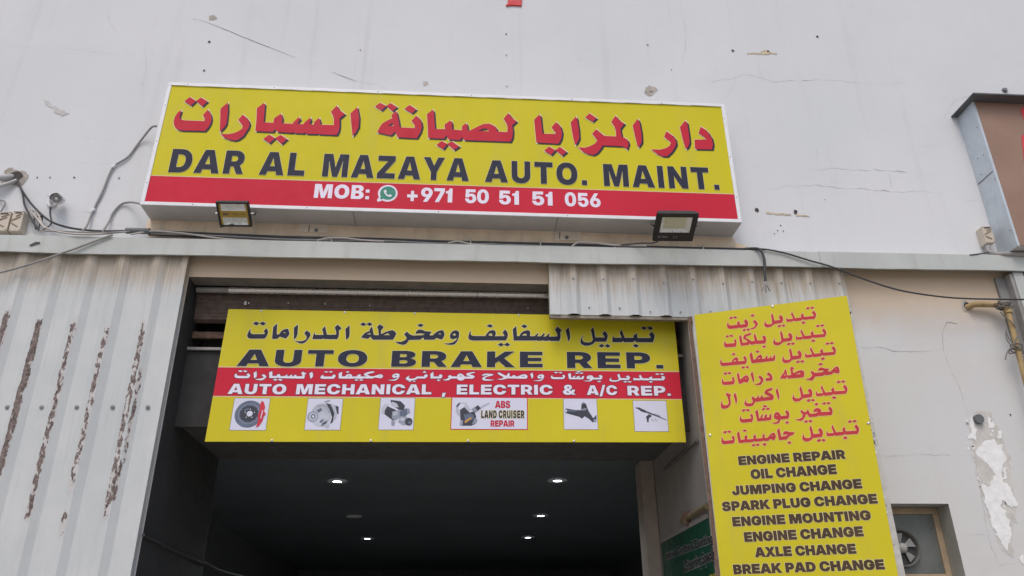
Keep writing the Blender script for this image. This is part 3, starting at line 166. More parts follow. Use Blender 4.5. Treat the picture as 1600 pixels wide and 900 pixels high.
class MB:
    """collects faces for ONE mesh"""
    def __init__(s):
        s.v, s.f, s.m, s.sm = [], [], [], []

    def face(s, pts, m=0, smooth=False):
        b = len(s.v)
        s.v += [Vector(p) for p in pts]
        s.f.append(list(range(b, b + len(pts))))
        s.m.append(m)
        s.sm.append(smooth)
        return s

    def raw(s, verts, faces, m=0, smooth=False):
        b = len(s.v)
        s.v += [Vector(p) for p in verts]
        for f in faces:
            s.f.append([b + i for i in f])
            s.m.append(m)
            s.sm.append(smooth)
        return s

    def box(s, x0, x1, y0, y1, z0, z1, m=0):
        return s.hexa([(x0, y0, z0), (x1, y0, z0), (x1, y1, z0), (x0, y1, z0), (x0, y0, z1), (x1, y0, z1), (x1, y1, z1), (x0, y1, z1)], m)

    def hexa(s, p, m=0):
        return s.raw(p, [(0, 3, 2, 1), (4, 5, 6, 7), (0, 1, 5, 4), (1, 2, 6, 5), (2, 3, 7, 6), (3, 0, 4, 7)], m)

    def slab(s, q, dvec, m=0):
        """a quad (four points) given thickness along dvec"""
        d = Vector(dvec)
        q = [Vector(p) for p in q]
        return s.hexa(q + [p + d for p in q], m)

    def prism(s, poly, dvec, m=0):
        d = Vector(dvec)
        p = [Vector(a) for a in poly]
        n = len(p)
        s.raw(p + [a + d for a in p], [tuple(range(n))[::-1], tuple(range(n, 2 * n))] + [(i, (i + 1) % n, n + (i + 1) % n, n + i) for i in range(n)], m)
        return s

    def tube(s, pts, r, sides=8, m=0, cap=True):
        pts = [Vector(p) for p in pts]
        if not isinstance(r, (list, tuple)):
            r = [r] * len(pts)
        verts, faces = [], []
        up = Vector((0, 0, 1))
        prev = None
        for i, p in enumerate(pts):
            t = (pts[min(i + 1, len(pts) - 1)] - pts[max(i - 1, 0)])
            t = t.normalized() if t.length > 1e-9 else Vector((1, 0, 0))
            a = prev if prev is not None else (up if abs(t.dot(up)) < 0.9 else Vector((0, 1, 0)))
            a = (a - t * a.dot(t)).normalized()
            prev = a
            b = t.cross(a)
            for k in range(sides):
                w = 2 * math.pi * k / sides
                verts.append(p + (a * math.cos(w) + b * math.sin(w)) * r[i])
        n = len(pts)
        for i in range(n - 1):
            for k in range(sides):
                faces.append((i * sides + k, i * sides + (k + 1) % sides, (i + 1) * sides + (k + 1) % sides, (i + 1) * sides + k))
        s.raw(verts, faces, m, True)
        if cap:
            s.face(verts[:sides][::-1], m)
            s.face(verts[-sides:], m)
        return s

    def disc(s, c, n, r, sides=20, m=0, inner=0.0, squash=1.0):
        c, n = Vector(c), Vector(n).normalized()
        a = n.orthogonal().normalized()
        b = n.cross(a)
        o = [c + (a * math.cos(2 * math.pi * k / sides) + b * math.sin(2 * math.pi * k / sides) * squash) * r for k in range(sides)]
        if inner <= 0:
            return s.face(o, m)
        i_ = [c + (p - c) * (inner / r) for p in o]
        return s.raw(o + i_, [(k, (k + 1) % sides, sides + (k + 1) % sides, sides + k) for k in range(sides)], m)


def smooth_path(ctrl, n=8, jit=0.0):
    p = [Vector(c) for c in ctrl]
    p = [p[0] * 2 - p[1]] + p + [p[-1] * 2 - p[-2]]
    out = []
    for i in range(1, len(p) - 2):
        for k in range(n):
            t = k / n
            a, b, c, d = p[i - 1], p[i], p[i + 1], p[i + 2]
            out.append(0.5 * ((2 * b) + (c - a) * t + (2 * a - 5 * b + 4 * c - d) * t * t + (3 * b - a - 3 * c + d) * t ** 3))
    out.append(p[-2])
    if jit:
        out = [q + Vector((random.uniform(-jit, jit), random.uniform(-jit, jit) * .5, random.uniform(-jit, jit))) for q in out]
    return out


def world_loc(o):
    v = Vector((0, 0, 0))
    while o:
        v += o.location
        o = o.parent
    return v


def put(name, me, mats, parent=None, at=None):
    o = bpy.data.objects.new(name, me)
    COL.objects.link(o)
    for m in (mats if isinstance(mats, (list, tuple)) else [mats]):
        me.materials.append(m)
    if parent:
        o.parent = parent
        at = at or (0, 0, 0)
        me.transform(Matrix.Translation(-(world_loc(parent) + Vector(at))))
        o.location = at
    elif at is not None:
        me.transform(Matrix.Translation(-Vector(at)))
        o.location = at
    return o


def obj(name, mb, mats, parent=None, at=None, bevel=0.0, label=None):
    me = bpy.data.meshes.new(name)
    me.from_pydata([tuple(v) for v in mb.v], [], mb.f)
    for p, m, sm in zip(me.polygons, mb.m, mb.sm):
        p.material_index = m
        p.use_smooth = sm
    me.update()
    if bevel:
        import bmesh
        bm = bmesh.new()
        bm.from_mesh(me)
        bmesh.ops.remove_doubles(bm, verts=bm.verts, dist=1e-5)
        bmesh.ops.bevel(bm, geom=[e for e in bm.edges if len(e.link_faces) == 2 and e.calc_face_angle(0) > 0.6], offset=bevel, segments=2, profile=0.6, affect='EDGES')
        bm.to_mesh(me)
        bm.free()
    o = put(name, me, mats, parent, at)
    if label:
        o['label'] = label
    return o


def tag(o, label, cat, group=None, kind=None):
    o['label'] = label
    o['category'] = cat
    if group:
        o['group'] = group
    if kind:
        o['kind'] = kind
    return o


def thing(name, loc, label, cat, group=None):
    o = bpy.data.objects.new(name, None)
    o.empty_display_size = 0.1
    COL.objects.link(o)
    o.location = loc
    return tag(o, label, cat, group)


def copy_tree(o, parent=None):
    c = o.copy()
    COL.objects.link(c)
    if parent:
        c.parent = parent
    for ch in list(o.children):
        copy_tree(ch, c)
    return c


# ------------------------------------------------------------------ materials
def new_mat(name):
    m = bpy.data.materials.new(name)
    m.use_nodes = True
    nt = m.node_tree
    return m, nt, nt.nodes['Principled BSDF']


def N(nt, t, **kw):
    n = nt.nodes.new(t)
    for k, v in kw.items():
        if k.startswith('in_'):
            key = k[3:]
            n.inputs[int(key) if key.isdigit() else key].default_value = v
        else:
            setattr(n, k, v)
    return n


def mathn(nt, op, a, b=None, clamp=False):
    n = nt.nodes.new('ShaderNodeMath')
    n.operation = op
    n.use_clamp = clamp
    for i, x in enumerate((a, b)):
        if x is None:
            continue
        if isinstance(x, (int, float)):
            n.inputs[i].default_value = x
        else:
            nt.links.new(x, n.inputs[i])
    return n.outputs[0]


def mixc(nt, fac, a, b):
    n = nt.nodes.new('ShaderNodeMix')
    n.data_type = 'RGBA'
    for i, x in ((0, fac), (6, a), (7, b)):
        if isinstance(x, (int, float)):
            n.inputs[i].default_value = x
        elif isinstance(x, tuple):
            n.inputs[i].default_value = (*x[:3], 1)
        else:
            nt.links.new(x, n.inputs[i])
    return n.outputs[2]


def maprange(nt, x, a, b, c=0.0, d=1.0):
    n = nt.nodes.new('ShaderNodeMapRange')
    n.interpolation_type = 'SMOOTHSTEP'
    nt.links.new(x, n.inputs[0])
    for i, v in enumerate((a, b, c, d)):
        n.inputs[i + 1].default_value = v
    return n.outputs[0]


def noisen(nt, co, scale, detail=4, rough=0.55, stretch=None):
    if stretch:
        mp = nt.nodes.new('ShaderNodeMapping')
        mp.inputs['Scale'].default_value = stretch
        nt.links.new(co, mp.inputs[0])
        co = mp.outputs[0]
    n = nt.nodes.new('ShaderNodeTexNoise')
    n.inputs['Scale'].default_value = scale
    n.inputs['Detail'].default_value = detail
    n.inputs['Roughness'].default_value = rough
    nt.links.new(co, n.inputs[0])
    return n.outputs[0]


def coords(nt):
    return nt.nodes.new('ShaderNodeTexCoord').outputs['Object']


def bump(nt, b, h, strength=0.2, dist=0.01):
    n = nt.nodes.new('ShaderNodeBump')
    n.inputs['Strength'].default_value = strength
    n.inputs['Distance'].default_value = dist
    nt.links.new(h, n.inputs['Height'])
    nt.links.new(n.outputs[0], b.inputs['Normal'])


def mat(name, col, rough=0.6, metal=0.0, var=0.12, scale=6.0, dirt=None, dirt_amt=0.4, dirt_scale=2.5, bmp=0.0, bscale=60.0, spec=0.4, streak=False, coat=0.0):
    m, nt, b = new_mat(name)
    co = coords(nt)
    n1 = noisen(nt, co, scale, 5)
    lo = tuple(c * (1 - var) for c in col)
    hi = tuple(min(1, c * (1 + var)) for c in col)
    c = mixc(nt, maprange(nt, n1, 0.3, 0.7), lo, hi)
    if dirt:
        n2 = noisen(nt, co, dirt_scale, 8, 0.65, (3.0, 3.0, 0.5) if streak else None)
        f = maprange(nt, n2, 0.48, 0.75, 0, dirt_amt)
        c = mixc(nt, f, c, dirt)
    nt.links.new(c, b.inputs['Base Color'])
    n3 = noisen(nt, co, 9, 4)
    nt.links.new(maprange(nt, n3, 0.3, 0.7, max(0.02, rough - 0.1), min(1, rough + 0.1)), b.inputs['Roughness'])
    b.inputs['Metallic'].default_value = metal
    b.inputs['Specular IOR Level'].default_value = spec
    if coat:
        b.inputs['Coat Weight'].default_value = coat
        b.inputs['Coat Roughness'].default_value = 0.15
    if bmp:
        bump(nt, b, noisen(nt, co, bscale, 6), bmp)
    return m


def emit(name, col, strength):
    m, nt, b = new_mat(name)
    b.inputs['Base Color'].default_value = (*col, 1)
    b.inputs['Emission Color'].default_value = (*col, 1)
    b.inputs['Emission Strength'].default_value = strength
    return m


def wall_material():
    m, nt, b = new_mat('plaster')
    co = coords(nt)
    sep = nt.nodes.new('ShaderNodeSeparateXYZ')
    nt.links.new(co, sep.inputs[0])
    n1 = noisen(nt, co, 0.45, 6, 0.6)
    n2 = noisen(nt, co, 3.2, 8, 0.7)
    c = mixc(nt, maprange(nt, n1, 0.35, 0.65), WALL_A, WALL_B)
    c = mixc(nt, maprange(nt, n2, 0.55, 0.85, 0, 0.22), c, (0.50, 0.47, 0.44))
    st = noisen(nt, co, 1.0, 7, 0.62, (5.0, 5.0, 0.22))
    c = mixc(nt, maprange(nt, st, 0.54, 0.80, 0, 0.26), c, (0.44, 0.40, 0.36))
    n5 = noisen(nt, co, 26, 5, 0.6, (1, 1, 2.2))
    c = mixc(nt, maprange(nt, n5, 0.68, 0.76, 0, 0.30), c, (0.40, 0.37, 0.34))
    n6 = noisen(nt, co, 11, 7, 0.7)
    c = mixc(nt, maprange(nt, n6, 0.60, 0.74, 0, 0.20), c, (0.50, 0.48, 0.46))
    # lower wall is an older, warmer coat with an uneven grimy band of old peach paint under the metal fascia
    zz = mathn(nt, 'ADD', sep.outputs[2], mathn(nt, 'MULTIPLY', mathn(nt, 'SUBTRACT', n2, 0.5), 0.35))
    low = maprange(nt, zz, 5.25, 5.45, 1, 0)
    c = mixc(nt, mathn(nt, 'MULTIPLY', low, mathn(nt, 'ADD', mathn(nt, 'MULTIPLY', maprange(nt, n1, .35, .65), 0.5), 0.35)), c, (0.605, 0.59, 0.575))
    band = mathn(nt, 'MULTIPLY', maprange(nt, zz, 4.40, 5.05), low)
    c = mixc(nt, mathn(nt, 'MULTIPLY', band, 0.9), c, (0.60, 0.47, 0.335))
    nt.links.new(c, b.inputs['Base Color'])
    b.inputs['Roughness'].default_value = 0.85
    b.inputs['Specular IOR Level'].default_value = 0.25
    h = mathn(nt, 'ADD', noisen(nt, co, 7, 6, 0.6), mathn(nt, 'MULTIPLY', noisen(nt, co, 70, 4), 0.4))
    bump(nt, b, h, 0.22, 0.012)
    return m


def sheet_material(name, streaks, ox, oz, top, topamt):
    """painted ribbed sheet: grime run-off at its top, and paint peeled off some rib crests"""
    m, nt, b = new_mat(name)
    co = coords(nt)
    sep = nt.nodes.new('ShaderNodeSeparateXYZ')
    nt.links.new(co, sep.inputs[0])
    X, Z = sep.outputs[0], sep.outputs[2]
    n1 = noisen(nt, co, 1.3, 6, 0.6)
    c = mixc(nt, maprange(nt, n1, 0.35, 0.65), (0.53, 0.565, 0.575), (0.60, 0.62, 0.625))
    st = noisen(nt, co, 3.0, 8, 0.7, (9.0, 1.0, 0.35))
    c = mixc(nt, maprange(nt, st, 0.52, 0.8, 0, 0.4), c, (0.30, 0.28, 0.25))
    zt = mathn(nt, 'ADD', Z, mathn(nt, 'MULTIPLY', mathn(nt, 'SUBTRACT', st, 0.5), 0.55))
    g = maprange(nt, zt, top - oz - 0.46, top - oz - 0.10, 0, topamt)
    fine = noisen(nt, co, 8.0, 6, 0.7, (6.0, 1.0, 0.12))
    c = mixc(nt, mathn(nt, 'MULTIPLY', g, maprange(nt, fine, 0.34, 0.66, 0.60, 1)), c, (0.37, 0.295, 0.21))
    n4 = noisen(nt, co, 34, 5, 0.6)
    c = mixc(nt, maprange(nt, n4, 0.70, 0.74, 0, 0.7), c, (0.20, 0.17, 0.14))
    if streaks:
        tot = brw = None
        wob = mathn(nt, 'MULTIPLY', mathn(nt, 'SUBTRACT', noisen(nt, co, 6, 5, 0.6), 0.5), 0.040)
        for xc, hw, z0, z1, bw in streaks:
            d = mathn(nt, 'ABSOLUTE', mathn(nt, 'SUBTRACT', mathn(nt, 'ADD', X, wob), xc - ox))
            a = maprange(nt, d, hw, hw * 0.3, 0, 1)
            zb = mathn(nt, 'MULTIPLY', maprange(nt, Z, z0 - oz - 0.04, z0 - oz + 0.22), maprange(nt, Z, z1 - oz + 0.03, z1 - oz - 0.16))
            a = mathn(nt, 'MULTIPLY', a, zb)
            br = mathn(nt, 'MULTIPLY', a, bw)
            tot = a if tot is None else mathn(nt, 'MAXIMUM', tot, a)
            brw = br if brw is None else mathn(nt, 'MAXIMUM', brw, br)
        fl = noisen(nt, co, 15, 6, 0.66, (1.0, 1.0, 0.34))
        f2 = noisen(nt, co, 31, 5, 0.66, (1.0, 1.0, 0.45))
        k = mathn(nt, 'ADD', tot, mathn(nt, 'MULTIPLY', mathn(nt, 'SUBTRACT', fl, 0.5), 3.6))
        k = mathn(nt, 'MULTIPLY', k, maprange(nt, tot, 0.0, 0.10))
        k2 = mathn(nt, 'ADD', mathn(nt, 'MULTIPLY', brw, 1.1), mathn(nt, 'MULTIPLY', mathn(nt, 'SUBTRACT', f2, 0.5), 4.2))
        edge = maprange(nt, k, 0.40, 0.46)
        core = mathn(nt, 'MULTIPLY', edge, maprange(nt, k2, 0.60, 0.68))
        rust = mixc(nt, maprange(nt, noisen(nt, co, 45, 5), 0.35, 0.65), (0.085, 0.062, 0.056), (0.24, 0.19, 0.175))
        c = mixc(nt, edge, c, (0.57, 0.555, 0.555))
        c = mixc(nt, core, c, rust)
        bump(nt, b, mathn(nt, 'SUBTRACT', edge, mathn(nt, 'MULTIPLY', core, 1.8)), 0.5, 0.004)
    nt.links.new(c, b.inputs['Base Color'])
    b.inputs['Roughness'].default_value = 0.55
    b.inputs['Specular IOR Level'].default_value = 0.4
    return m


def led_material():
    m, nt, b = new_mat('led_chip_grid')
    co = nt.nodes.new('ShaderNodeTexCoord').outputs['Generated']
    br = nt.nodes.new('ShaderNodeTexBrick')
    br.offset = 0.5
    br.inputs['Color1'].default_value = (0.78, 0.77, 0.56, 1)
    br.inputs['Color2'].default_value = (0.68, 0.68, 0.50, 1)
    br.inputs['Mortar'].default_value = (0.42, 0.43, 0.36, 1)
    br.inputs['Scale'].default_value = 14
    br.inputs['Mortar Size'].default_value = 0.03
    nt.links.new(co, br.inputs[0])
    nt.links.new(br.outputs[0], b.inputs['Base Color'])
    b.inputs['Roughness'].default_value = 0.35
    return m


WALL_A, WALL_B = (0.655, 0.685, 0.71), (0.70, 0.715, 0.74)
M_ = {}
M_['plaster'] = wall_material()
M_['crack'] = mat('crack_line', (0.42, 0.41, 0.40), 0.95, var=0.3, scale=9)
M_['crack_dark'] = mat('crack_dark', (0.13, 0.12, 0.12), 0.95, var=0.3)
M_['rawplaster'] = mat('raw_plaster', (0.42, 0.39, 0.35), 0.95, var=0.25, scale=12, dirt=(0.25, 0.21, 0.17), bmp=0.4)
M_['whitefill'] = mat('white_filler', (0.84, 0.85, 0.86), 0.95, var=0.06, scale=14, dirt=(0.55, 0.55, 0.54), dirt_amt=0.5, dirt_scale=9, bmp=0.35, bscale=25)
M_['hole'] = mat('dark_hole', (0.07, 0.065, 0.06), 0.95)
M_['rust'] = mat('rust_stain', (0.58, 0.49, 0.36), 0.9, var=0.3, scale=20)
M_['peach'] = mat('old_peach_paint', (0.80, 0.66, 0.50), 0.85, var=0.10, scale=4, dirt=(0.45, 0.40, 0.35), dirt_amt=0.6, streak=True, bmp=0.15)
M_['fascia'] = mat('painted_flashing', (0.505, 0.535, 0.515), 0.5, var=0.06, scale=2.0, dirt=(0.36, 0.35, 0.33), dirt_amt=0.5, dirt_scale=2.0, streak=True)
M_['concrete'] = mat('bare_concrete', (0.22, 0.20, 0.18), 0.9, var=0.15, bmp=0.2)
M_['alu'] = mat('sign_box_aluminium', (0.56, 0.54, 0.53), 0.5, var=0.05, dirt=(0.42, 0.40, 0.39), dirt_scale=1.5)
M_['frame'] = mat('white_frame', (0.80, 0.82, 0.86), 0.4, var=0.04)
M_['yellow'] = mat('yellow_vinyl', (0.64, 0.565, 0.022), 0.5, var=0.03, scale=0.9, spec=0.14, dirt=(0.55, 0.50, 0.10), dirt_amt=0.35, dirt_scale=1.1, streak=True)
M_['yellow2'] = mat('yellow_vinyl_board', (0.64, 0.555, 0.022), 0.42, var=0.045, scale=0.8, spec=0.2, dirt=(0.52, 0.46, 0.09), dirt_amt=0.4, dirt_scale=1.3, streak=True)
M_['red'] = mat('red_vinyl', (0.60, 0.026, 0.055), 0.5, var=0.04, scale=1.0, spec=0.14)
M_['crimson'] = mat('crimson_print', (0.56, 0.028, 0.055), 0.5, var=0.03, spec=0.14)
M_['brick'] = mat('faded_red_print', (0.54, 0.05, 0.06), 0.5, var=0.06, spec=0.16)
M_['slate'] = mat('slate_print', (0.034, 0.037, 0.062), 0.5, var=0.05, spec=0.14)
M_['dark'] = mat('brown_black_print', (0.085, 0.055, 0.036), 0.5, var=0.12, scale=3, spec=0.16)
M_['dark4'] = mat('green_black_print', (0.02, 0.02, 0.018), 0.5)
M_['white'] = mat('lavender_white_print', (0.80, 0.76, 0.90), 0.45, var=0.03)
M_['outline'] = mat('cream_outline_print', (0.76, 0.69, 0.42), 0.5, var=0.03, spec=0.14)
M_['pinkline'] = mat('pink_outline_print', (0.78, 0.52, 0.28), 0.45, var=0.03)
M_['paleline'] = mat('pale_outline_print', (0.68, 0.62, 0.38), 0.45, var=0.03)
M_['shadow'] = mat('drop_shade_print', (0.045, 0.036, 0.06), 0.5, var=0.03, spec=0.14)
M_['wagreen'] = mat('green_print', (0.02, 0.24, 0.17), 0.45, var=0.03)
M_['card'] = mat('white_card_print', (0.68, 0.69, 0.84), 0.45, var=0.02)
M_['cardline'] = mat('card_border_print', (0.28, 0.25, 0.12), 0.5)
M_['p_dark'] = mat('print_dark', (0.045, 0.05, 0.07), 0.5)
M_['p_mid'] = mat('print_mid', (0.13, 0.16, 0.24), 0.5)
M_['p_grey'] = mat('print_grey', (0.30, 0.33, 0.42), 0.5)
M_['p_light'] = mat('print_light', (0.50, 0.53, 0.62), 0.5)
M_['p_red'] = mat('print_red', (0.62, 0.03, 0.06), 0.5)
M_['p_orange'] = mat('print_orange', (0.55, 0.30, 0.08), 0.5)
M_['screw'] = mat('screw_steel', (0.75, 0.76, 0.78), 0.3, metal=0.7)
M_['oldscrew'] = mat('weathered_screw', (0.25, 0.25, 0.26), 0.5, metal=0.5)
M_['blackplastic'] = mat('black_powder_coat', (0.028, 0.027, 0.030), 0.45, var=0.1)
M_['chrome'] = mat('reflector', (0.80, 0.81, 0.80), 0.35, metal=0.3, var=0.04)
M_['lens'] = mat('frosted_lens', (0.84, 0.87, 0.85), 0.25, var=0.08, scale=20)
M_['gold'] = mat('gold_strip', (0.46, 0.31, 0.06), 0.4, metal=0.2)
M_['led'] = led_material()
M_['printgrey'] = mat('grey_print', (0.30, 0.30, 0.31), 0.5)
M_['cam_white'] = mat('camera_white', (0.66, 0.66, 0.68), 0.4)
M_['glassdark'] = mat('dark_glass', (0.03, 0.03, 0.035), 0.15, spec=0.6)
M_['boxbeige'] = mat('beige_plastic', (0.60, 0.53, 0.44), 0.5, var=0.05, dirt=(0.42, 0.36, 0.29), dirt_amt=0.4)
M_['boxlabel'] = mat('box_label', (0.10, 0.09, 0.09), 0.5)
M_['cable_grey'] = mat('grey_cable', (0.31, 0.30, 0.295), 0.6)
M_['cable_dark'] = mat('dark_cable', (0.055, 0.055, 0.06), 0.55)
M_['cable_white'] = mat('dusty_white_cable', (0.50, 0.47, 0.44), 0.6)
M_['conduit'] = mat('slate_conduit', (0.13, 0.14, 0.15), 0.5)
M_['pvc'] = mat('dusty_pvc', (0.46, 0.46, 0.46), 0.6, dirt=(0.30, 0.27, 0.24))
M_['galv'] = mat('galvanised_sheet', (0.58, 0.64, 0.69), 0.42, metal=0.25, var=0.08, scale=5, dirt=(0.42, 0.46, 0.50))
M_['galv_dark'] = mat('dark_flashing', (0.13, 0.13, 0.135), 0.6, metal=0.2)
M_['brown'] = mat('sun_faded_brown_face', (0.315, 0.20, 0.145), 0.5, var=0.08, scale=1.2, dirt=(0.36, 0.25, 0.20), dirt_amt=0.5)
M_['fadedred'] = mat('faded_red_letters', (0.70, 0.06, 0.08), 0.5)
M_['ypipe'] = mat('dusty_yellow_pipe', (0.42, 0.30, 0.14), 0.7, var=0.22, scale=9, dirt=(0.33, 0.28, 0.23), dirt_amt=0.9, dirt_scale=5)
M_['tie'] = mat('dusty_wire_tie', (0.21, 0.19, 0.17), 0.7)
M_['steel'] = mat('shutter_tube_steel', (0.78, 0.74, 0.70), 0.25, metal=0.6, var=0.04, scale=3)
M_['shutter'] = mat('rusty_shutter', (0.15, 0.11, 0.09), 0.8, var=0.2, scale=14, dirt=(0.25, 0.22, 0.20), dirt_amt=0.35, dirt_scale=9)
M_['darksteel'] = mat('dark_steel', (0.055, 0.052, 0.05), 0.7)  # plain dark grey for the shutter box, far beam and standoffs
M_['panel'] = mat('dark_soffit_panel', (0.10, 0.098, 0.095), 0.8, var=0.1)  # plain dark grey for the soffit
M_['backpanel'] = mat('dark_back_panel', (0.04, 0.04, 0.041), 0.8, var=0.1)  # plain grey, darker than the soffit
M_['sideconduit'] = mat('dim_conduit', (0.13, 0.12, 0.11), 0.8)
M_['brownpipe'] = mat('brown_pipe', (0.19, 0.15, 0.085), 0.8, var=0.2)
M_['bar'] = mat('grey_angle_bar', (0.34, 0.33, 0.32), 0.5)
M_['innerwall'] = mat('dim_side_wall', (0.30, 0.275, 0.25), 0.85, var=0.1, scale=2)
M_['darkwall'] = mat('dark_side_wall', (0.045, 0.046, 0.047), 0.8, var=0.12, scale=2)  # near-black even tone, shared by the left side wall and the door reveal
M_['pillarpaint'] = mat('pillar_paint', (0.34, 0.29, 0.25), 0.85, var=0.08)
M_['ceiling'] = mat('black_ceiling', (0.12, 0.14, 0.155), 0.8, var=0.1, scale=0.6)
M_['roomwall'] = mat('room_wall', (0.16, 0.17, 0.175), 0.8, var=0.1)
M_['lightrim'] = mat('downlight_rim', (0.60, 0.62, 0.66), 0.4)
M_['deadlens'] = mat('unlit_lens', (0.75, 0.74, 0.72), 0.5)
M_['glow'] = emit('lit_lens', (0.88, 0.94, 1.0), 9.0)
M_['greenboard'] = mat('green_board', (0.012, 0.075, 0.043), 0.4, var=0.12, scale=2)
M_['yellowprint'] = mat('dull_yellow_print', (0.40, 0.36, 0.05), 0.5)
M_['rustyframe'] = mat('rusty_door_frame', (0.15, 0.095, 0.07), 0.8, var=0.3, scale=18)
M_['paleframe'] = mat('pale_door_frame', (0.50, 0.49, 0.46), 0.6, var=0.12, scale=12, dirt=(0.3, 0.26, 0.22))
M_['whiteflake'] = mat('white_flake', (0.75, 0.75, 0.75), 0.9)
M_['windowframe'] = mat('beige_window_frame', (0.40, 0.31, 0.21), 0.7, var=0.12, dirt=(0.30, 0.22, 0.15))
M_['pane'] = mat('dusty_pane', (0.135, 0.145, 0.14), 0.3, var=0.12, scale=3, spec=0.5)
M_['fan'] = mat('fan_plastic', (0.24, 0.24, 0.235), 0.5)
M_['fanshroud'] = mat('fan_shroud_grey', (0.12, 0.12, 0.118), 0.6)
M_['hubgrey'] = mat('hub_grey', (0.42, 0.42, 0.41), 0.5)
M_['fandark'] = mat('fan_shroud', (0.05, 0.05, 0.05), 0.6)
M_['reveal'] = mat('window_reveal', (0.40, 0.40, 0.385), 0.9, var=0.08)
M_['ground'] = mat('dusty_asphalt', (0.34, 0.32, 0.29), 0.9, var=0.2, scale=0.8)
M_['redtag'] = mat('red_plastic', (0.60, 0.03, 0.04), 0.5, var=0.1)
M_['tape'] = mat('plate_steel', (0.80, 0.70, 0.58), 0.5, metal=0.0, var=0.08)
sheet_left = sheet_material('peeling_ribbed_sheet', [(-4.186, 0.046, 3.60, 4.62, 1.0), (-3.880, 0.049, 2.95, 4.55, 1.2), (-3.564, 0.040, 2.56, 4.53, .74), (-3.262, 0.037, 2.86, 4.52, .66), (-2.935, 0.043, 2.62, 4.50, .70), (-2.880, 0.024, 3.1, 4.05, .6), (-2.915, 0.050, 2.66, 3.25, .75), (-3.262, 0.032, 2.50, 2.82, .7)], -3.6, 0.0, 5.16, 0.95)
sheet_valance = sheet_material('grimy_ribbed_sheet', [], 2.4, 4.6, 5.22, 1.0)


# ------------------------------------------------------------------ lettering
def parse(s):
    out = []
    for c in s.split('|'):
        a = [float(x) for x in c.split()]
        out.append([(a[i], a[i + 1]) for i in range(0, len(a), 2)])
    return out


def fill(contours, grow=0.0):
    """even-odd filled flat triangles of closed outlines"""
    if grow:
        contours = grown(contours, grow)
    pts, edges = [], []
    for c in contours:
        o = len(pts)
        pts += [Vector((x * 1000, y * 1000)) for x, y in c]
        edges += [(o + k, o + (k + 1) % len(c)) for k in range(len(c))]
    v, _, f, _, _, _ = delaunay_2d_cdt(pts, edges, [], 0, 1e-3)
    box = [(min(p[0] for p in c), max(p[0] for p in c), min(p[1] for p in c), max(p[1] for p in c)) for c in contours]
    keep = []
    for t in f:
        m = sum((v[i] for i in t), Vector((0, 0))) / (len(t) * 1000)
        if sum(b[0] <= m.x <= b[1] and b[2] <= m.y <= b[3] and inside(m, c) for c, b in zip(contours, box)) % 2:
            keep.append(t)
    return [(p.x / 1000, p.y / 1000, 0) for p in v], keep


def inside(p, c):
    r = False
    for a, b in zip(c, c[1:] + c[:1]):
        if (a[1] > p[1]) != (b[1] > p[1]) and p[0] < a[0] + (p[1] - a[1]) * (b[0] - a[0]) / (b[1] - a[1]):
            r = not r
    return r


def grown(cs, d):
    """outlines moved outwards by d (holes shrink)"""
    out = []
    for i, c in enumerate(cs):
        mid = ((c[0][0] + c[1][0]) / 2, (c[0][1] + c[1][1]) / 2)
        hole = sum(inside(mid, o) for j, o in enumerate(cs) if j != i) % 2
        s = d * (1 if (area(c) > 0) != bool(hole) else -1)
        n = len(c)
        q = []
        for k in range(n):
            a, b, e = Vector(c[k - 1]), Vector(c[k]), Vector(c[(k + 1) % n])
            d1, d2 = (b - a), (e - b)
            d1 = d1.normalized() if d1.length > 1e-9 else Vector((1, 0))
            d2 = d2.normalized() if d2.length > 1e-9 else d1
            m = Vector((d1.y + d2.y, -d1.x - d2.x))
            m = m.normalized() if m.length > 1e-6 else Vector((d1.y, -d1.x))
            co = max(.55, m.dot(Vector((d1.y, -d1.x))))
            v = b + m * (s / co)
            q.append((v.x, v.y))
        if not (hole and min(max(p[0] for p in c) - min(p[0] for p in c), max(p[1] for p in c) - min(p[1] for p in c)) < 2.5 * d):
            out.append(q)
    return out


def area(c):
    return sum(a[0] * b[1] - b[0] * a[1] for a, b in zip(c, c[1:] + c[:1])) / 2


def lettered(name, contours, frame, depth, material, parent, grow=0.0, shift=(0, 0), label=None):
    v, f = fill(contours, grow)
    mb = MB().raw([frame(x + shift[0], y + shift[1], depth) for x, y, _ in v], f)
    return obj(name, mb, material, parent, label=label)


TRACK = {'slate': 105, 'white': 45, 'dark': 26}


def word_contours(t):
    sg, text, u0, u1, v0, v1, h, colr = t
    gl, pen = [], 0
    track = TRACK.get(colr, 0) if sg != 0 else 0
    for ch in text:
        if ch == ' ':
            pen += 330
            continue
        adv, data = GLYPH[ch]
        gl += [[(x + pen, y) for x, y in c] for c in parse(data)]
        pen += adv + track
    xs = [x for c in gl for x, _ in c]
    a, b = min(xs), max(xs)
    return [[(u0 + (x - a) / (b - a) * (u1 - u0), v0 + (v1 - v0) * (x - a) / (b - a) + y / 1000 * h) for x, y in c] for c in gl]


def quad_frame(bl, br, tr, tl, W, H):
    """board frame: (u, v, n) in metres -> world, from the board's four corners; n is out of its face"""
    bl, br, tr, tl = (Vector(p) for p in (bl, br, tr, tl))
    n = (br - bl).cross(tl - bl).normalized()

    def f(u, v, d=0.0):
        s, t = u / W, v / H
        return bl * (1 - s) * (1 - t) + br * s * (1 - t) + tr * s * t + tl * (1 - s) * t + n * d
    return f


def fquad(fr, u0, v0, u1, v1, d):
    return [fr(u0, v0, d), fr(u1, v0, d), fr(u1, v1, d), fr(u0, v1, d)]


def traced(key):
    return [[(x / 1000, y / 1000) for x, y in c] for c in parse(TRACED[key])]


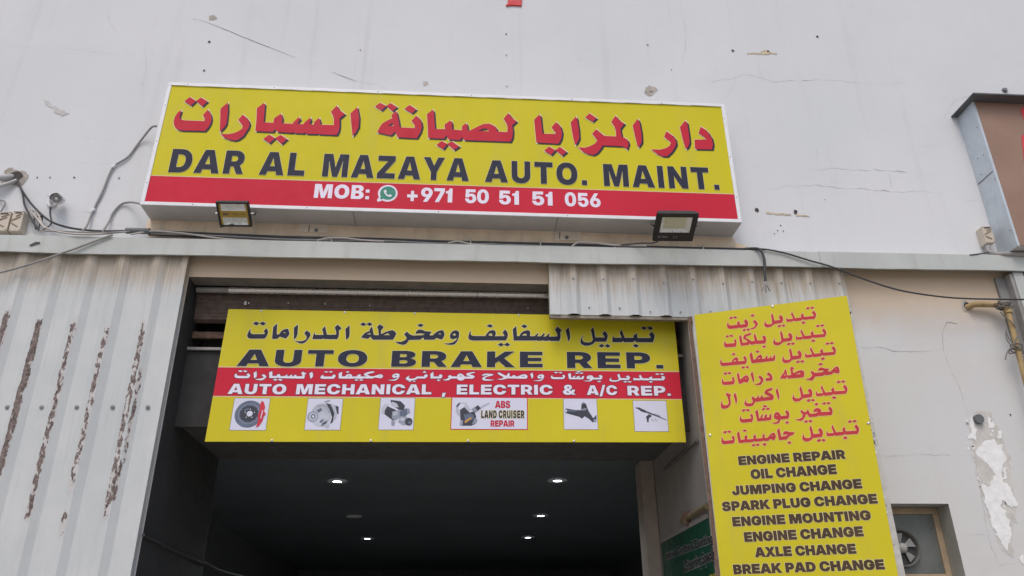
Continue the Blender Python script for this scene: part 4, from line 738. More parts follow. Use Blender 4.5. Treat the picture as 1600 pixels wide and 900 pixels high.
def dome(mb, c, n, r, m=0):
    c, n = Vector(c), Vector(n).normalized()
    a = n.orthogonal().normalized()
    b = n.cross(a)
    k = 10
    rings = [(1.0, 0.0), (0.85, 0.35), (0.5, 0.6)]
    vs = [c + (a * math.cos(2 * math.pi * i / k) + b * math.sin(2 * math.pi * i / k)) * r * q + n * r * h for q, h in rings for i in range(k)] + [c + n * r * 0.68]
    fs = [(j * k + i, j * k + (i + 1) % k, (j + 1) * k + (i + 1) % k, (j + 1) * k + i) for j in range(2) for i in range(k)] + [(2 * k + i, 2 * k + (i + 1) % k, 3 * k) for i in range(k)]
    return mb.raw(vs, fs, m, True)


# ================================================================== SETTING
g = MB().face([(-80, -80, 0), (80, -80, 0), (80, 40, 0), (-80, 40, 0)])
tag(obj('ground', g, M_['ground']), 'dusty grey asphalt yard in front of the workshop', 'ground', kind='structure')

OPX0, OPX1, OPZ = -2.64, 2.30, 5.0
WX0, WX1, WZ0, WZ1 = 3.70, 4.575, 2.16, 2.834
bld = thing('workshop_building', (0, 0, 0), 'cracked off-white plastered workshop building with a wide dark garage bay', 'building')

# front wall with the bay and the small window cut out, 0.2 m thick; gridded so that nothing overlaps
w = MB()
xs = [-12, OPX0, OPX1, WX0, WX1, 14]
zs = [0, WZ0, WZ1, OPZ, 11]
solid = lambda i, j: not ((i == 1 and j < 3) or (i == 3 and j == 1))
for i in range(5):
    for j in range(4):
        if solid(i, j):
            w.face([(xs[i], 0, zs[j]), (xs[i + 1], 0, zs[j]), (xs[i + 1], 0, zs[j + 1]), (xs[i], 0, zs[j + 1])])
wall = obj('facade_wall', w, M_['plaster'], bld)
obj('lintel_underside', MB().face([(OPX0, 0, OPZ), (OPX1, 0, OPZ), (OPX1, .2, OPZ), (OPX0, .2, OPZ)]), M_['concrete'], bld)
obj('door_reveal', MB().face([(OPX0, 0, 0), (OPX0, 0, OPZ), (OPX0, .2, OPZ), (OPX0, .2, 0)]), M_['darkwall'], bld)
sh = MB()
sh.face([(-12, 0, 11), (14, 0, 11), (14, 16, 11), (-12, 16, 11)])
sh.face([(-12, 0, 0), (-12, 0, 11), (-12, 16, 11), (-12, 16, 0)])
sh.face([(14, 0, 0), (14, 16, 0), (14, 16, 11), (14, 0, 11)])
sh.face([(-12, 16, 0), (-12, 16, 11), (14, 16, 11), (14, 16, 0)])
obj('outer_shell', sh, M_['plaster'], bld)

# window reveal
rv = MB()
D = 0.24
rv.face([(WX0, 0, WZ1), (WX1, 0, WZ1), (WX1, D, WZ1), (WX0, D, WZ1)])
rv.face([(WX1, 0, WZ0), (WX1, 0, WZ1), (WX1, D, WZ1), (WX1, D, WZ0)])
rv.face([(WX0, 0, WZ0), (WX0, D, WZ0), (WX0, D, WZ1), (WX0, 0, WZ1)])
rv.face([(WX0, 0, WZ0), (WX1, 0, WZ0), (WX1, D, WZ0), (WX0, D, WZ0)])
obj('window_reveal', rv, M_['reveal'], bld)

# bay: soffit, side walls, pillar, dark room behind
YP = 1.85
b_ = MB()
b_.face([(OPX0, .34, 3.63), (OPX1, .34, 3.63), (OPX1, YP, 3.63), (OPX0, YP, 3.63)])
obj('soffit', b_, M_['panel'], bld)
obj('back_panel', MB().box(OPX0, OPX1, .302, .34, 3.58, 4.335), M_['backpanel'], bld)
b_ = MB()
b_.face([(OPX1, 0, 0), (OPX1, YP, 0), (OPX1, YP, 5.0), (OPX1, 0, 5.0)])
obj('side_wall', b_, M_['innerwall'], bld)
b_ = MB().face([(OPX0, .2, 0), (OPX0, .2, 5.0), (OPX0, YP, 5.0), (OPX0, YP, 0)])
obj('side_wall', b_, M_['darkwall'], bld, label='dark side wall')
b_ = MB()
b_.box(2.143, OPX1 - .002, YP, YP + .3, 0, 3.64)
obj('pillar', b_, M_['pillarpaint'], bld, bevel=0.01)
b_ = MB()
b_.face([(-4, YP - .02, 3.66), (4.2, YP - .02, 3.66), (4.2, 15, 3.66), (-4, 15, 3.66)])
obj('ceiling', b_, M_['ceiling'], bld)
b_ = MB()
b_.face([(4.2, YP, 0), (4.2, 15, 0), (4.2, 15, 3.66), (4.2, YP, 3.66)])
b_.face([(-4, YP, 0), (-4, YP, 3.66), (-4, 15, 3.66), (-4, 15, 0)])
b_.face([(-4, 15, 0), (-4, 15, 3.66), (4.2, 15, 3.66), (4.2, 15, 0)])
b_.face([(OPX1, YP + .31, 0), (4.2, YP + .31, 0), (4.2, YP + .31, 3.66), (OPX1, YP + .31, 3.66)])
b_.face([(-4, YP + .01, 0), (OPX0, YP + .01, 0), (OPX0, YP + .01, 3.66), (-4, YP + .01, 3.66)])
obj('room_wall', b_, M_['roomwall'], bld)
# dark room beam far back, low in the bay
b_ = MB()
b_.box(-1.2, 3.2, 12.5, 12.9, 2.9, 3.2)
obj('ceiling_beam', b_, M_['darksteel'], bld)

# old peach paint left under the big sign
pp = [px(*q, -.003) for q in ((232, 343), (700, 356), (1146, 371), (1150, 379), (1166, 384), (1163, 396), (700, 388), (232, 371), (226, 360))]
obj('paint_patch', MB().face(pp), M_['peach'], bld)


# cracks
def crack(pts, width, material, Y=-.0025, jag=0.010, straight=False):
    width *= 1.0 if straight else .72
    if straight:
        jag = .0012
    sd = random.uniform(0, 99)
    p = [px(x, y, Y) for x, y in pts]
    path = []
    for a, b in zip(p, p[1:]):
        n = max(2, int((b - a).length / 0.035))
        for k in range(n):
            path.append(a.lerp(b, k / n))
    path.append(p[-1])
    q = []
    for i, v in enumerate(path):
        wv = .05 * mnoise.noise(Vector((v.x * 2.2 + sd, v.z * 2.2, sd))) + .022 * mnoise.noise(Vector((v.x * 8, v.z * 8 + sd, sd)))
        wv *= .06 if straight else 1
        q.append(v + Vector((wv * .7 + random.uniform(-jag, jag) * .5, 0, wv + random.uniform(-jag, jag) * .8)))
    mb = MB()
    vs, fs = [], []
    for i, v in enumerate(q):
        t = (q[min(i + 1, len(q) - 1)] - q[max(i - 1, 0)])
        nrm = Vector((-t.z, 0, t.x)).normalized()
        ww = width * random.uniform(.7, 1.0) * min(1, .2 + 3 * min(i, len(q) - 1 - i) / len(q)) if straight else width * random.uniform(.2, 1.0) * (.35 + .9 * abs(mnoise.noise(Vector((v.x * 5 + sd, v.z * 5, 4)))) * 2) * min(1, .25 + 2.2 * min(i, len(q) - 1 - i) / len(q))
        vs += [v + nrm * ww / 2, v - nrm * ww / 2]
    for i in range(len(q) - 1):
        fs.append((2 * i, 2 * i + 1, 2 * i + 3, 2 * i + 2))
    mb.raw(vs, fs)
    obj('crack', mb, material, bld)


FINE, DARKC = M_['crack'], M_['crack_dark']
for pts, wd, mm in (
        ([(0, 73), (80, 77), (150, 81), (230, 85)], .006, FINE),
        ([(303, 29), (318, 33), (340, 41), (400, 66), (461, 90)], .0061, DARKC),
        ([(517, 112), (540, 121), (559, 128)], .0061, DARKC),
        ([(560, 128), (580, 135), (604, 142)], .006, FINE),
        ([(1065, 0), (1068, 30), (1070, 60), (1067, 100), (1070, 118)], .006, FINE),
        ([(1070, 122), (1140, 124), (1165, 118), (1200, 125), (1280, 127), (1350, 131), (1430, 131)], .008, FINE),
        ([(1148, 121), (1143, 140), (1130, 158)], .006, FINE),
        ([(1185, 92), (1192, 122)], .005, FINE),
        ([(1265, 270), (1310, 263), (1350, 267), (1400, 270), (1460, 273)], .009, FINE),
        ([(1175, 294), (1210, 297), (1260, 292), (1310, 291), (1370, 295), (1420, 298), (1478, 302)], .010, FINE),
        ([(1305, 266), (1308, 292)], .005, FINE), ([(1388, 268), (1392, 297)], .005, FINE),
        ([(1275, 225), (1279, 255)], .005, FINE),
        ([(1470, 228), (1440, 232), (1428, 237)], .006, FINE),
        ([(1538, 306), (1525, 312), (1505, 318)], .006, FINE),
        ([(1530, 142), (1490, 160), (1475, 185)], .006, FINE),
        ([(110, 213), (140, 212), (165, 216), (183, 214)], .007, FINE),
        ([(120, 252), (175, 254)], .005, FINE),
        ([(230, 50), (228, 90), (222, 130), (225, 150)], .005, FINE),
        ([(170, 1), (168, 40), (180, 60)], .004, FINE),
        ([(120, 344), (124, 330), (140, 335), (160, 337)], .004, FINE),
        ([(1150, 371), (1158, 378), (1164, 394)], .007, FINE),
        ([(1330, 546), (1400, 548), (1475, 548)], .009, FINE),
        ([(1475, 548), (1472, 520), (1480, 502), (1505, 503)], .010, DARKC),
        ([(1475, 548), (1490, 580), (1505, 615), (1513, 650)], .006, FINE),
        ([(1360, 712), (1440, 716), (1523, 714)], .009, FINE),
        ([(1520, 655), (1520, 700), (1528, 745), (1535, 790), (1548, 850), (1560, 888), (1585, 878), (1600, 872)], .008, FINE),
        ([(1505, 833), (1548, 835)], .006, FINE)):
    crack(pts, wd, mm, straight=wd == .0061)


def blot(name, pts, material, Y=-.004, jit=0.012, step=0.012, parent=None, rag=1.0):
    p = [px(x, y, Y) for x, y in pts]
    out = []
    sd = random.uniform(0, 50)
    for a, b in zip(p, p[1:] + p[:1]):
        n = max(1, int((b - a).length / step))
        for k in range(n):
            v = a.lerp(b, k / n)
            w = sum(mnoise.noise(Vector((v.x * q + sd, v.z * q, sd))) / q ** .6 for q in (14, 40, 90)) * jit * 8 * rag
            h = sum(mnoise.noise(Vector((v.x * q, v.z * q + sd, sd + 9))) / q ** .6 for q in (14, 40, 90)) * jit * 8 * rag
            out.append((v.x + w, v.z + h))
    v, f = fill([out])
    return obj(name, MB().raw([(x, Y, z) for x, z, _ in v], f), material, parent or bld)


S8 = lambda pts: [(1480 + x / 3.46, 640 + y / 3.46) for x, y in pts]
blot('filler_patch', S8([(205, 165), (250, 160), (275, 185), (300, 190), (295, 225), (325, 260), (310, 285), (300, 300), (296, 340), (300, 392), (318, 404), (268, 412), (232, 400), (250, 372), (255, 340), (235, 310), (190, 275), (160, 250), (150, 225)]), M_['whitefill'])
blot('filler_patch', S8([(255, 385), (285, 400), (330, 395), (350, 450), (385, 520), (350, 530), (300, 490), (290, 520), (340, 600), (345, 650), (335, 770), (300, 740), (245, 640), (220, 530), (195, 500), (190, 400), (230, 420)]), M_['whitefill'], Y=-.0047)
blot('filler_patch', S8([(130, 10), (140, 60), (155, 120), (160, 165), (135, 155), (125, 80)]), M_['whitefill'], jit=.016)
blot('filler_patch', S8([(215, 40), (240, 60), (252, 92), (220, 95)]), M_['whitefill'], jit=.014)
blot('filler_patch', S8([(270, 120), (300, 112), (300, 150), (275, 155)]), M_['whitefill'])
blot('filler_patch', S8([(302, 300), (325, 320), (322, 372), (305, 372)]), M_['whitefill'])
blot('filler_patch', S8([(388, 790), (415, 785), (430, 850), (392, 822)]), M_['whitefill'])
blot('bare_patch', S8([(140, 5), (230, 10), (290, 110), (330, 260), (370, 480), (365, 640), (350, 790), (290, 760), (215, 560), (160, 350), (125, 130)]), M_['rawplaster'] if 0 else mat('flaked_plaster', (0.60, 0.585, 0.56), 0.9, var=0.10, scale=10, bmp=0.5, dirt=(0.48, 0.46, 0.43), dirt_amt=0.6, dirt_scale=12), Y=-.0018, jit=.02)
blot('bare_patch', [(1009, 137), (1014, 134), (1022, 137), (1027, 141), (1022, 147), (1014, 150), (1008, 147)], M_['rawplaster'])
blot('bare_patch', [(326, 25), (334, 24), (339, 29), (333, 32), (327, 31)], M_['rawplaster'], jit=.008)
blot('bare_patch', [(660, 128), (669, 127), (670, 132), (663, 134)], mat('flake_brown', (0.52, 0.47, 0.43), 0.9), jit=.01)
blot('bare_patch', [(4, 284), (6, 270), (14, 264), (22, 262), (30, 266), (38, 267), (44, 273), (40, 280), (37, 289), (30, 292), (20, 288)], M_['rawplaster'], jit=.02)
blot('bare_patch', [(66, 158), (74, 160), (95, 172), (108, 178), (100, 181), (80, 172), (68, 163)], mat('scuffed_plaster', (0.57, 0.56, 0.55), 0.9), jit=.02)
blot('bare_patch', [(1502, 470), (1508, 468), (1513, 475), (1514, 484), (1508, 487), (1502, 480)], M_['rawplaster'], jit=.012)
chips = MB()
for k in range(75):
    t_ = random.random()
    u_ = random.choice((-1, 1)) * random.uniform(.7, 1.25)
    cx_, cy_ = 1528 + 40 * t_ + u_ * (16 + 8 * math.sin(5 * t_)), 655 + 185 * t_
    c = px(cx_, cy_, -.0042)
    r = random.uniform(.004, .020)
    chips.face([c + Vector((r * random.uniform(.4, 1) * math.cos(q), 0, r * 1.4 * random.uniform(.4, 1) * math.sin(q))) for q in (0, .9, 1.9, 2.8, 3.9, 5.0)], random.choice((0, 0, 0, 0, 1)))
obj('plaster_flakes', chips, [M_['whitefill'], M_['rawplaster']], bld)['kind'] = 'stuff'
for (x, y, r) in ((1145, 79, .018), (1200, 80, .016), (1277, 57, .018), (1183, 328, .026), (1243, 331, .026), (327, 65, .016), (319, 110, .014), (791, 53, .010), (791, 86, .008), (792, 135, .009), (1012, 70, .010), (1049, 109, .008), (303, 30, .006), (116, 277, .010), (78, 277, .008), (58, 277, .010), (1018, 143, .010), (186, 278, .010), (1512, 478, .045), (24, 275, .075), (1220, 352, .008), (1215, 360, .008), (1224, 361, .008), (1210, 365, .007), (1505, 190, .012), (1579, 648, .010), (563, 78, .008), (1289, 312, .007)):
    c = px(x, y, -.0065)
    k = 9
    obj('anchor_hole', MB().face([c + Vector((math.cos(2 * math.pi * i / k), 0, math.sin(2 * math.pi * i / k))) * r * random.uniform(.75, 1.1) for i in range(k)]), M_['hole'], bld)
blot('rust_stain', [(1197, 331), (1236, 334), (1236, 336.5), (1197, 334)], M_['rust'], jit=.006)
blot('rust_stain', [(1244, 335), (1265, 337), (1265, 339), (1244, 337.5)], M_['rust'], jit=.006)
blot('rust_stain', [(1166, 83), (1190, 82), (1214, 82), (1214, 84.5), (1190, 85), (1168, 84.5)], M_['rust'], jit=.006)
blot('rust_stain', [(1188, 80), (1200, 78), (1206, 82), (1194, 83.5)], M_['rust'], jit=.008, Y=-.0052)

# ================================================================== METAL CLADDING
def fascia_z(x):
    return 5.154 + (x + 4.39) * .0038, 5.334 + (x + 4.43) * .0040


def fascia(x0, x1, y, label):
    n = 46
    mb = MB()
    rows = []
    for i in range(n + 1):
        x = x0 + (x1 - x0) * i / n
        zb, zt = fascia_z(x)
        wv = 0.010 * mnoise.noise(Vector((x * 1.3, 3.1, y))) + 0.005 * mnoise.noise(Vector((x * 5, 1.1, y)))
        wy = 0.008 * mnoise.noise(Vector((x * 1.7, 8.1, y)))
        rows.append([(x, 0.0, zt + .02), (x, y + .006, zt + .004), (x, y, zt - .002), (x, y + wy * .4, (zt + zb) / 2), (x, y + wy, zb + wv), (x, y + .035 + wy, zb + wv + .006), (x, y + .036 + wy, zb + wv + .016)])
    k = len(rows[0])
    vs = [p for r in rows for p in r]
    fs = [(i * k + j, i * k + j + 1, (i + 1) * k + j + 1, (i + 1) * k + j) for i in range(n) for j in range(k - 1)]
    mb.raw(vs, fs)
    mb.face(rows[0][:6])
    mb.face(rows[-1][:6][::-1])
    o = obj('metal_fascia', mb, M_['fascia'], None, at=((x0 + x1) / 2, 0, 5.15))
    return tag(o, label, 'metal fascia', 'metal flashing strips along the facade')


xj = px(1286, 405, -.155).x
fascia(-9.5, xj, -.150, 'long pale grey metal flashing strip running under the big yellow sign')
fascia(xj - .03, 12.5, -.158, 'pale grey metal flashing strip right of the joint above the yellow pipe')


def ribbed(x0, x1, ribs, z0, z1, y, h=.036, base=.088, crest=.024, wav=0.0):
    """ribbed sheet profile swept from z0 to z1: ribs stand out towards -y"""
    prof = [(x0, y)]
    for r in ribs:
        if x0 + base * .8 < r < x1 - base:
            prof += [(max(r - base, x0 + .003), y), (r - crest, y - h), (r + crest, y - h), (r + base, y)]
            prof += [(r + base + .05, y), (r + base + .058, y - .006), (r + base + .07, y - .006), (r + base + .078, y)] if 0 else []
    prof.append((x1, y))
    mb = MB()
    n = 10
    vs, fs = [], []
    for j in range(n + 1):
        z = z0 + (z1 - z0) * j / n
        for (x, yy) in prof:
            vs.append((x, yy + wav * mnoise.noise(Vector((x * .9, z * .8, 2.2))), z))
    k = len(prof)
    for j in range(n):
        for i in range(k - 1):
            fs.append((j * k + i, j * k + i + 1, (j + 1) * k + i + 1, (j + 1) * k + i))
    mb.raw(vs, fs)
    back = [(x, yy + .004, z) for x, yy, z in vs]
    mb.raw(back, [f[::-1] for f in fs])
    e = [(i, i + 1) for i in range(k - 1)]
    for a, b in e:
        mb.face([vs[a], back[a], back[b], vs[b]])
    mb.face([vs[0], vs[-k], back[-k], back[0]])
    mb.face([vs[k - 1], back[k - 1], back[-1], vs[-1]])
    return mb


lp = thing('corrugated_cladding', (-3.6, -.08, 0), 'tall grey ribbed metal panel with paint peeling off its ribs, left of the bay', 'metal panel')
lribs = [-4.184 + .3165 * k for k in range(-16, 5)]
lribs = [-4.184 - .3165 * k for k in range(16, 0, -1)] + [-4.184, -3.878, -3.562, -3.258, -2.925]
obj('ribbed_sheet', ribbed(-9.4, -2.70, lribs, 0.02, 5.19, -.075, h=.038, wav=.008), sheet_left, lp)
tr_ = MB()
tr_.box(-2.700, -2.655, -.098, -.080, 0.02, 5.185)
tr_.box(-2.655, -2.645, -.098, -.055, 0.02, 5.185)
obj('edge_trim', tr_, sheet_left, lp)
sc = MB()
ZS = px(65, 636, -.08).z
for x in (11.6, 65, 120, 176, 231):
    p = px(x, 636.5, -.08)
    s1_ = MB()
    s1_.tube([p + Vector((0, .004, 0)), p + Vector((0, -.004, 0))], .020, 12)
    dome(s1_, p + Vector((0, -.004, 0)), (0, -1, 0), .011)
    obj('screw', s1_, M_['oldscrew'], lp)

vl = thing('corrugated_valance', (2.4, -.08, 4.6), 'short grime-streaked ribbed metal valance over the right half of the bay', 'metal valance')
VX0, VX1 = .910, 3.985
vr = [1.146 + .3062 * k for k in range(10)]
obj('ribbed_sheet', ribbed(VX0, VX1, vr, 4.640, 5.215, -.066, h=.034, base=.070, wav=.006), sheet_valance, vl)
vt = MB()
vt.box(VX0 - .004, VX1, -.066, .03, 4.628, 4.634)
vt.box(VX0 - .004, VX1, -.066, -.061, 4.606, 4.6278)
obj('bottom_angle', vt, mat('grimy_angle', (0.27, 0.235, 0.20), 0.7, var=0.2, scale=15), vl)
vt = MB()
vt.box(VX0 - .006, VX0 + .0, -.076, .0, 4.636, 5.2)
vt.box(VX0 - .006, VX0 + .10, -.0795, -.0762, 4.636, 5.2)
obj('end_flashing', vt, sheet_valance, vl)
for k, r in enumerate(vr):
    for z in (4.70, 5.02):
        for dx in ((0,) if z > 5 else (.15,)):
            q = Vector((r + dx, -.104 if dx == 0 else -.078, z + random.uniform(-.03, .03)))
            if q.x < VX1 - .05:
                obj('screw', dome(MB(), q, (0, -1, 0), .009), M_['oldscrew'], vl)

# neighbour's ribbed sheet and its corner post on the right edge
rp = thing('corrugated_cladding', (7.2, -.08, 0), 'grey ribbed metal panel with a pale corner post, right of the yellow pipe', 'metal panel')
obj('ribbed_sheet', ribbed(5.90, 11.5, [6.12 + .3165 * k for k in range(17)], 0.02, 5.2, -.075), sheet_material('neighbour_sheet', [], 7.2, 0, 5.2, .8), rp)
t2 = MB()
t2.box(5.80, 5.905, -.125, -.079, 0.02, 5.19)
obj('corner_post', t2, M_['fascia'], rp)
t2 = MB()
t2.box(5.765, 5.799, -.11, -.001, 0.02, 5.18)
obj('edge_trim', t2, M_['bar'], rp)
t2 = MB()
t2.box(5.66, 5.764, -.030, -.001, 4.22, 5.17)
tag(obj('cable_channel', t2, mat('grey_channel', (.25, .25, .245), .6), None, at=(5.7, -.015, 4.22)), 'short grey channel strip on the wall behind the yellow pipe', 'channel')

# ================================================================== BIG SIGN
A_ = lambda x, y: px(x, y, -.3)
F1 = quad_frame(A_(219, 320), A_(1159, 348), A_(1131, 163), A_(264, 129), 6.0, 1.5)
sg = thing('shop_sign', F1(3.0, 0, 0), 'large yellow box sign with red band and a phone number, high on the wall', 'sign')
bx = MB()
fr4 = fquad(F1, 0, 0, 6.0, 1.5, -.006)
bx.hexa([fr4[0], fr4[1], Vector((fr4[1].x, -.002, fr4[1].z)), Vector((fr4[0].x, -.002, fr4[0].z)), fr4[3], fr4[2], Vector((fr4[2].x, -.002, fr4[2].z)), Vector((fr4[3].x, -.002, fr4[3].z))])
obj('sign_box', bx, M_['alu'], sg)
fm = MB()
W_, H_, t_ = 6.0, 1.5, .036
for (u0, v0, u1, v1) in ((0, 0, W_, t_), (0, H_ - t_, W_, H_), (0, t_, t_, H_ - t_), (W_ - t_, t_, W_, H_ - t_)):
    fm.slab(fquad(F1, u0, v0, u1, v1, -.0055), F1(0, 0, .014) - F1(0, 0, 0))
obj('frame', fm, M_['frame'], sg, bevel=.003)
obj('face_panel', MB().face(fquad(F1, t_ - .004, t_ - .004, W_ - t_ + .004, H_ - t_ + .004, -.002)), M_['yellow'], sg)
obj('red_band', MB().face(fquad(F1, t_ - .003, t_ - .003, W_ - t_ + .003, .337, .0005)), M_['red'], sg)
obj('band_line', MB().face(fquad(F1, t_ - .003, .3375, W_ - t_ + .003, .345, .0006)), M_['paleline'], sg)
ar1 = traced((1, 'ar'))
lettered('arabic_lettering_outline', ar1, F1, .001, M_['outline'], sg, grow=.012, shift=(.007, -.006))
lettered('arabic_lettering_shadow', ar1, F1, .0018, M_['shadow'], sg, grow=.002, shift=(.017, -.016))
lettered('arabic_lettering', ar1, F1, .0026, M_['crimson'], sg)


def words(sgn, frame, parent, depth, outline=None, grow=.006):
    lines = []
    for t in WORDS:
        if t[0] != sgn:
            continue
        c = word_contours(t)
        if outline and t[7] in outline:
            lettered('lettering_outline', c, frame, depth, M_[outline[t[7]]], parent, grow=grow)
        lettered('lettering', c, frame, depth + .0008, M_[t[7]], parent, grow=.0026 if t[7] == 'dark' else 0)


words(1, F1, sg, .0012, {'slate': 'paleline'}, .0035)
# messenger emblem: white bubble with tail, green disc, white handset
cx, cy, R_ = 2.383, .219, .098


def ring(cx, cy, r, n=36, tail=0.0):
    out = []
    for k in range(n):
        a = 2 * math.pi * k / n
        rr = r
        if tail and abs((a - math.radians(226) + math.pi) % (2 * math.pi) - math.pi) < math.radians(8):
            rr = r * tail
        out.append((cx + rr * math.cos(a), cy + rr * math.sin(a)))
    return out


emb = lettered('phone_emblem', [ring(cx, cy, R_, tail=1.38)], F1, .0012, M_['white'], sg)
lettered('emblem_disc', [ring(cx + .002, cy + .002, R_ * .80, tail=1.28)], F1, .002, M_['wagreen'], emb)
hs = [(-.50, .42), (-.30, .55), (-.12, .22), (-.26, .06), (-.02, -.22), (.18, -.30), (.30, -.14), (.58, -.32), (.44, -.54), (.20, -.56), (-.18, -.36), (-.44, -.02), (-.54, .24)]
lettered('emblem_handset', [[(cx + x * R_ * .78, cy + y * R_ * .78) for x, y in hs]], F1, .0028, M_['white'], emb)
for (u, v) in [(.2, H_ - .018), (1.1, H_ - .018), (2.2, H_ - .018), (3.2, H_ - .018), (4.3, H_ - .018), (5.3, H_ - .018), (.018, .25), (.018, .75), (.018, 1.2), (5.98, .3), (5.98, .8), (5.98, 1.3), (.5, .018), (1.6, .018), (2.9, .018), (4.2, .018), (5.4, .018)]:
    obj('screw', dome(MB(), F1(u, v, .0085), F1(0, 0, 1) - F1(0, 0, 0), .006), M_['oldscrew'], sg)
# seam lines across the underside of the box
for u in (2.05, 4.1):
    a = F1(u, 0, 0)
    obj('seam', MB().box(a.x, a.x + .006, -.29, -.01, a.z - .003, a.z + .001), M_['oldscrew'], sg)

# ---- wall plates under the sign
for (q, bolt, lab) in ((((468, 346), (512, 348.5), (511.5, 364), (468, 362)), (494, 360), 'small metal wall plate with bolt under the sign, left of centre'),
                       (((867.5, 360), (907.5, 362), (906.5, 376), (867, 374.5)), (885.5, 371), 'small metal wall plate with bolt under the sign, near the single flood light')):
    p4 = [px(x, y, -.010) for x, y in (q[3], q[2], q[1], q[0])]
    base = px(*bolt, -.010)
    pl = thing('wall_plate', base, lab, 'wall plate', 'wall plates under the big sign')
    obj('plate', MB().slab(p4, (0, .006, 0)), M_['tape'], pl)
    bb = MB().tube([base, base + Vector((0, -.008, 0))], .020, 12)
    bb.tube([base + Vector((0, -.008, 0)), base + Vector((0, -.020, 0))], .010, 6)
    obj('bolt', bb, M_['oldscrew'], pl)
    obj('slot', MB().slab([base + Vector((-.080, -.0008, -.02)), base + Vector((-.070, -.0008, -.02)), base + Vector((-.066, -.0008, .06)), base + Vector((-.076, -.0008, .06))], (0, -.002, 0)), M_['oldscrew'], pl)


# ================================================================== FLOOD LIGHTS
def basis(o, r, u, n):
    o, r, u, n = Vector(o), Vector(r), Vector(u), Vector(n)
    return lambda x, y, z=0.0: o + r * x + u * y + n * z


def bquad(B, x0, y0, x1, y1, z):
    return [B(x0, y0, z), B(x1, y0, z), B(x1, y1, z), B(x0, y1, z)]


def frame_bars(B, w, h, t, z0, z1, ty=None, tb=None):
    mb = MB()
    ty = ty or t
    tb = tb or ty
    d = B(0, 0, z1) - B(0, 0, z0)
    for q in ((-w / 2, -h / 2, w / 2, -h / 2 + tb), (-w / 2, h / 2 - ty, w / 2, h / 2), (-w / 2, -h / 2 + tb, -w / 2 + t, h / 2 - ty), (w / 2 - t, -h / 2 + tb, w / 2, h / 2 - ty)):
        mb.slab(bquad(B, *q, z0), d)
    return mb


o1 = Vector((-2.1515, -.48, 5.4407))
B1 = basis(o1, (.9988, -.0475, -.0071), (-.0353, -.826, .5625), (-.0326, -.5616, -.8267))
w1, h1 = .3031, .2595
fl = thing('flood_light', o1, 'twin-window flood light with a gold centre strip under the left of the big sign', 'flood light', 'flood lights under the big sign')
hb = frame_bars(B1, w1, h1, .016, -.03, .006)
hb.slab(bquad(B1, -w1 / 2 + .012, -h1 / 2 + .012, w1 / 2 - .012, h1 / 2 - .012, -.06), B1(0, 0, .03) - B1(0, 0, 0))
obj('housing', hb, M_['blackplastic'], fl, bevel=.003)
gs = MB()
for q in ((-w1 / 2 + .016, -.035, w1 / 2 - .016, .035), (-w1 / 2 + .016, -h1 / 2 + .016, -w1 / 2 + .036, -.035), (w1 / 2 - .036, -h1 / 2 + .016, w1 / 2 - .016, -.035), (-w1 / 2 + .016, .035, -w1 / 2 + .036, h1 / 2 - .016), (w1 / 2 - .036, .035, w1 / 2 - .016, h1 / 2 - .016)):
    gs.face(bquad(B1, *q, -.004))
obj('gold_strip', gs, M_['gold'], fl)
for y0, y1 in ((-h1 / 2 + .016, -.035), (.035, h1 / 2 - .016)):
    for k in range(3):
        a = -w1 / 2 + .036 + k * (w1 - .072) / 3
        b = a + (w1 - .072) / 3
        lm = MB()
        m_ = .016
        i4 = bquad(B1, a + m_, y0 + m_, b - m_, y1 - m_, -.024)
        o4 = bquad(B1, a, y0, b, y1, -.004)
        for i in range(4):
            lm.face([o4[i], o4[(i + 1) % 4], i4[(i + 1) % 4], i4[i]])
        lm.face(i4)
        obj('reflector_cup', lm, M_['lens'], fl)
FB1 = lambda u, v, d=0.0: B1(u, v, d)
mw = word_contours((0, 'MAX', -.105, -.048, -.013, -.013, .026, ''))
lettered('lettering', mw, FB1, -.0028, M_['boxlabel'], fl)
obj('small_print', MB().face(bquad(B1, -.02, .004, .045, .008, -.003)).face(bquad(B1, -.005, -.010, .04, -.006, -.003)).face(bquad(B1, .06, .000, .10, .004, -.003)), M_['boxlabel'], fl)
yk = MB()
for s in (-1, 1):
    yk.tube([B1(s * (w1 / 2 + .012), .0, -.02), B1(s * (w1 / 2 + .014), -.04, -.08), Vector((o1.x + s * .12, -.20, 5.612))], .008, 6)
obj('bracket', yk, M_['blackplastic'], fl)
for s in (-1, 1):
    obj('knob', MB().tube([B1(s * (w1 / 2 + .0005), .0, -.02), B1(s * (w1 / 2 + .03), .0, -.02)], .008, 8), M_['screw'], fl)

o2 = Vector((2.1234, -.5, 5.4142))
B2 = basis(o2, (.9998, -.0177, .0096), (-.0201, -.9064, .4219), (.0012, -.422, -.9066))
w2, h2 = .4047, .3377
f2 = thing('flood_light', o2, 'square black flood light with one LED window under the right of the big sign', 'flood light', 'flood lights under the big sign')
hb = frame_bars(B2, w2, h2, .052, -.03, .006, ty=.042, tb=.105)
hb.slab(bquad(B2, -w2 / 2 + .02, -h2 / 2 + .02, w2 / 2 - .02, h2 / 2 - .02, -.075), B2(0, 0, .04) - B2(0, 0, 0))
obj('housing', hb, M_['blackplastic'], f2, bevel=.004)
lm = MB()
x0, x1, y0, y1 = -w2 / 2 + .052, w2 / 2 - .052, -h2 / 2 + .105, h2 / 2 - .042
o4, i4 = bquad(B2, x0, y0, x1, y1, .001), bquad(B2, x0 + .035, y0 + .028, x1 - .045, y1 - .012, -.028)
for i in range(4):
    lm.face([o4[i], o4[(i + 1) % 4], i4[(i + 1) % 4], i4[i]])
obj('reflector', lm, M_['chrome'], f2)
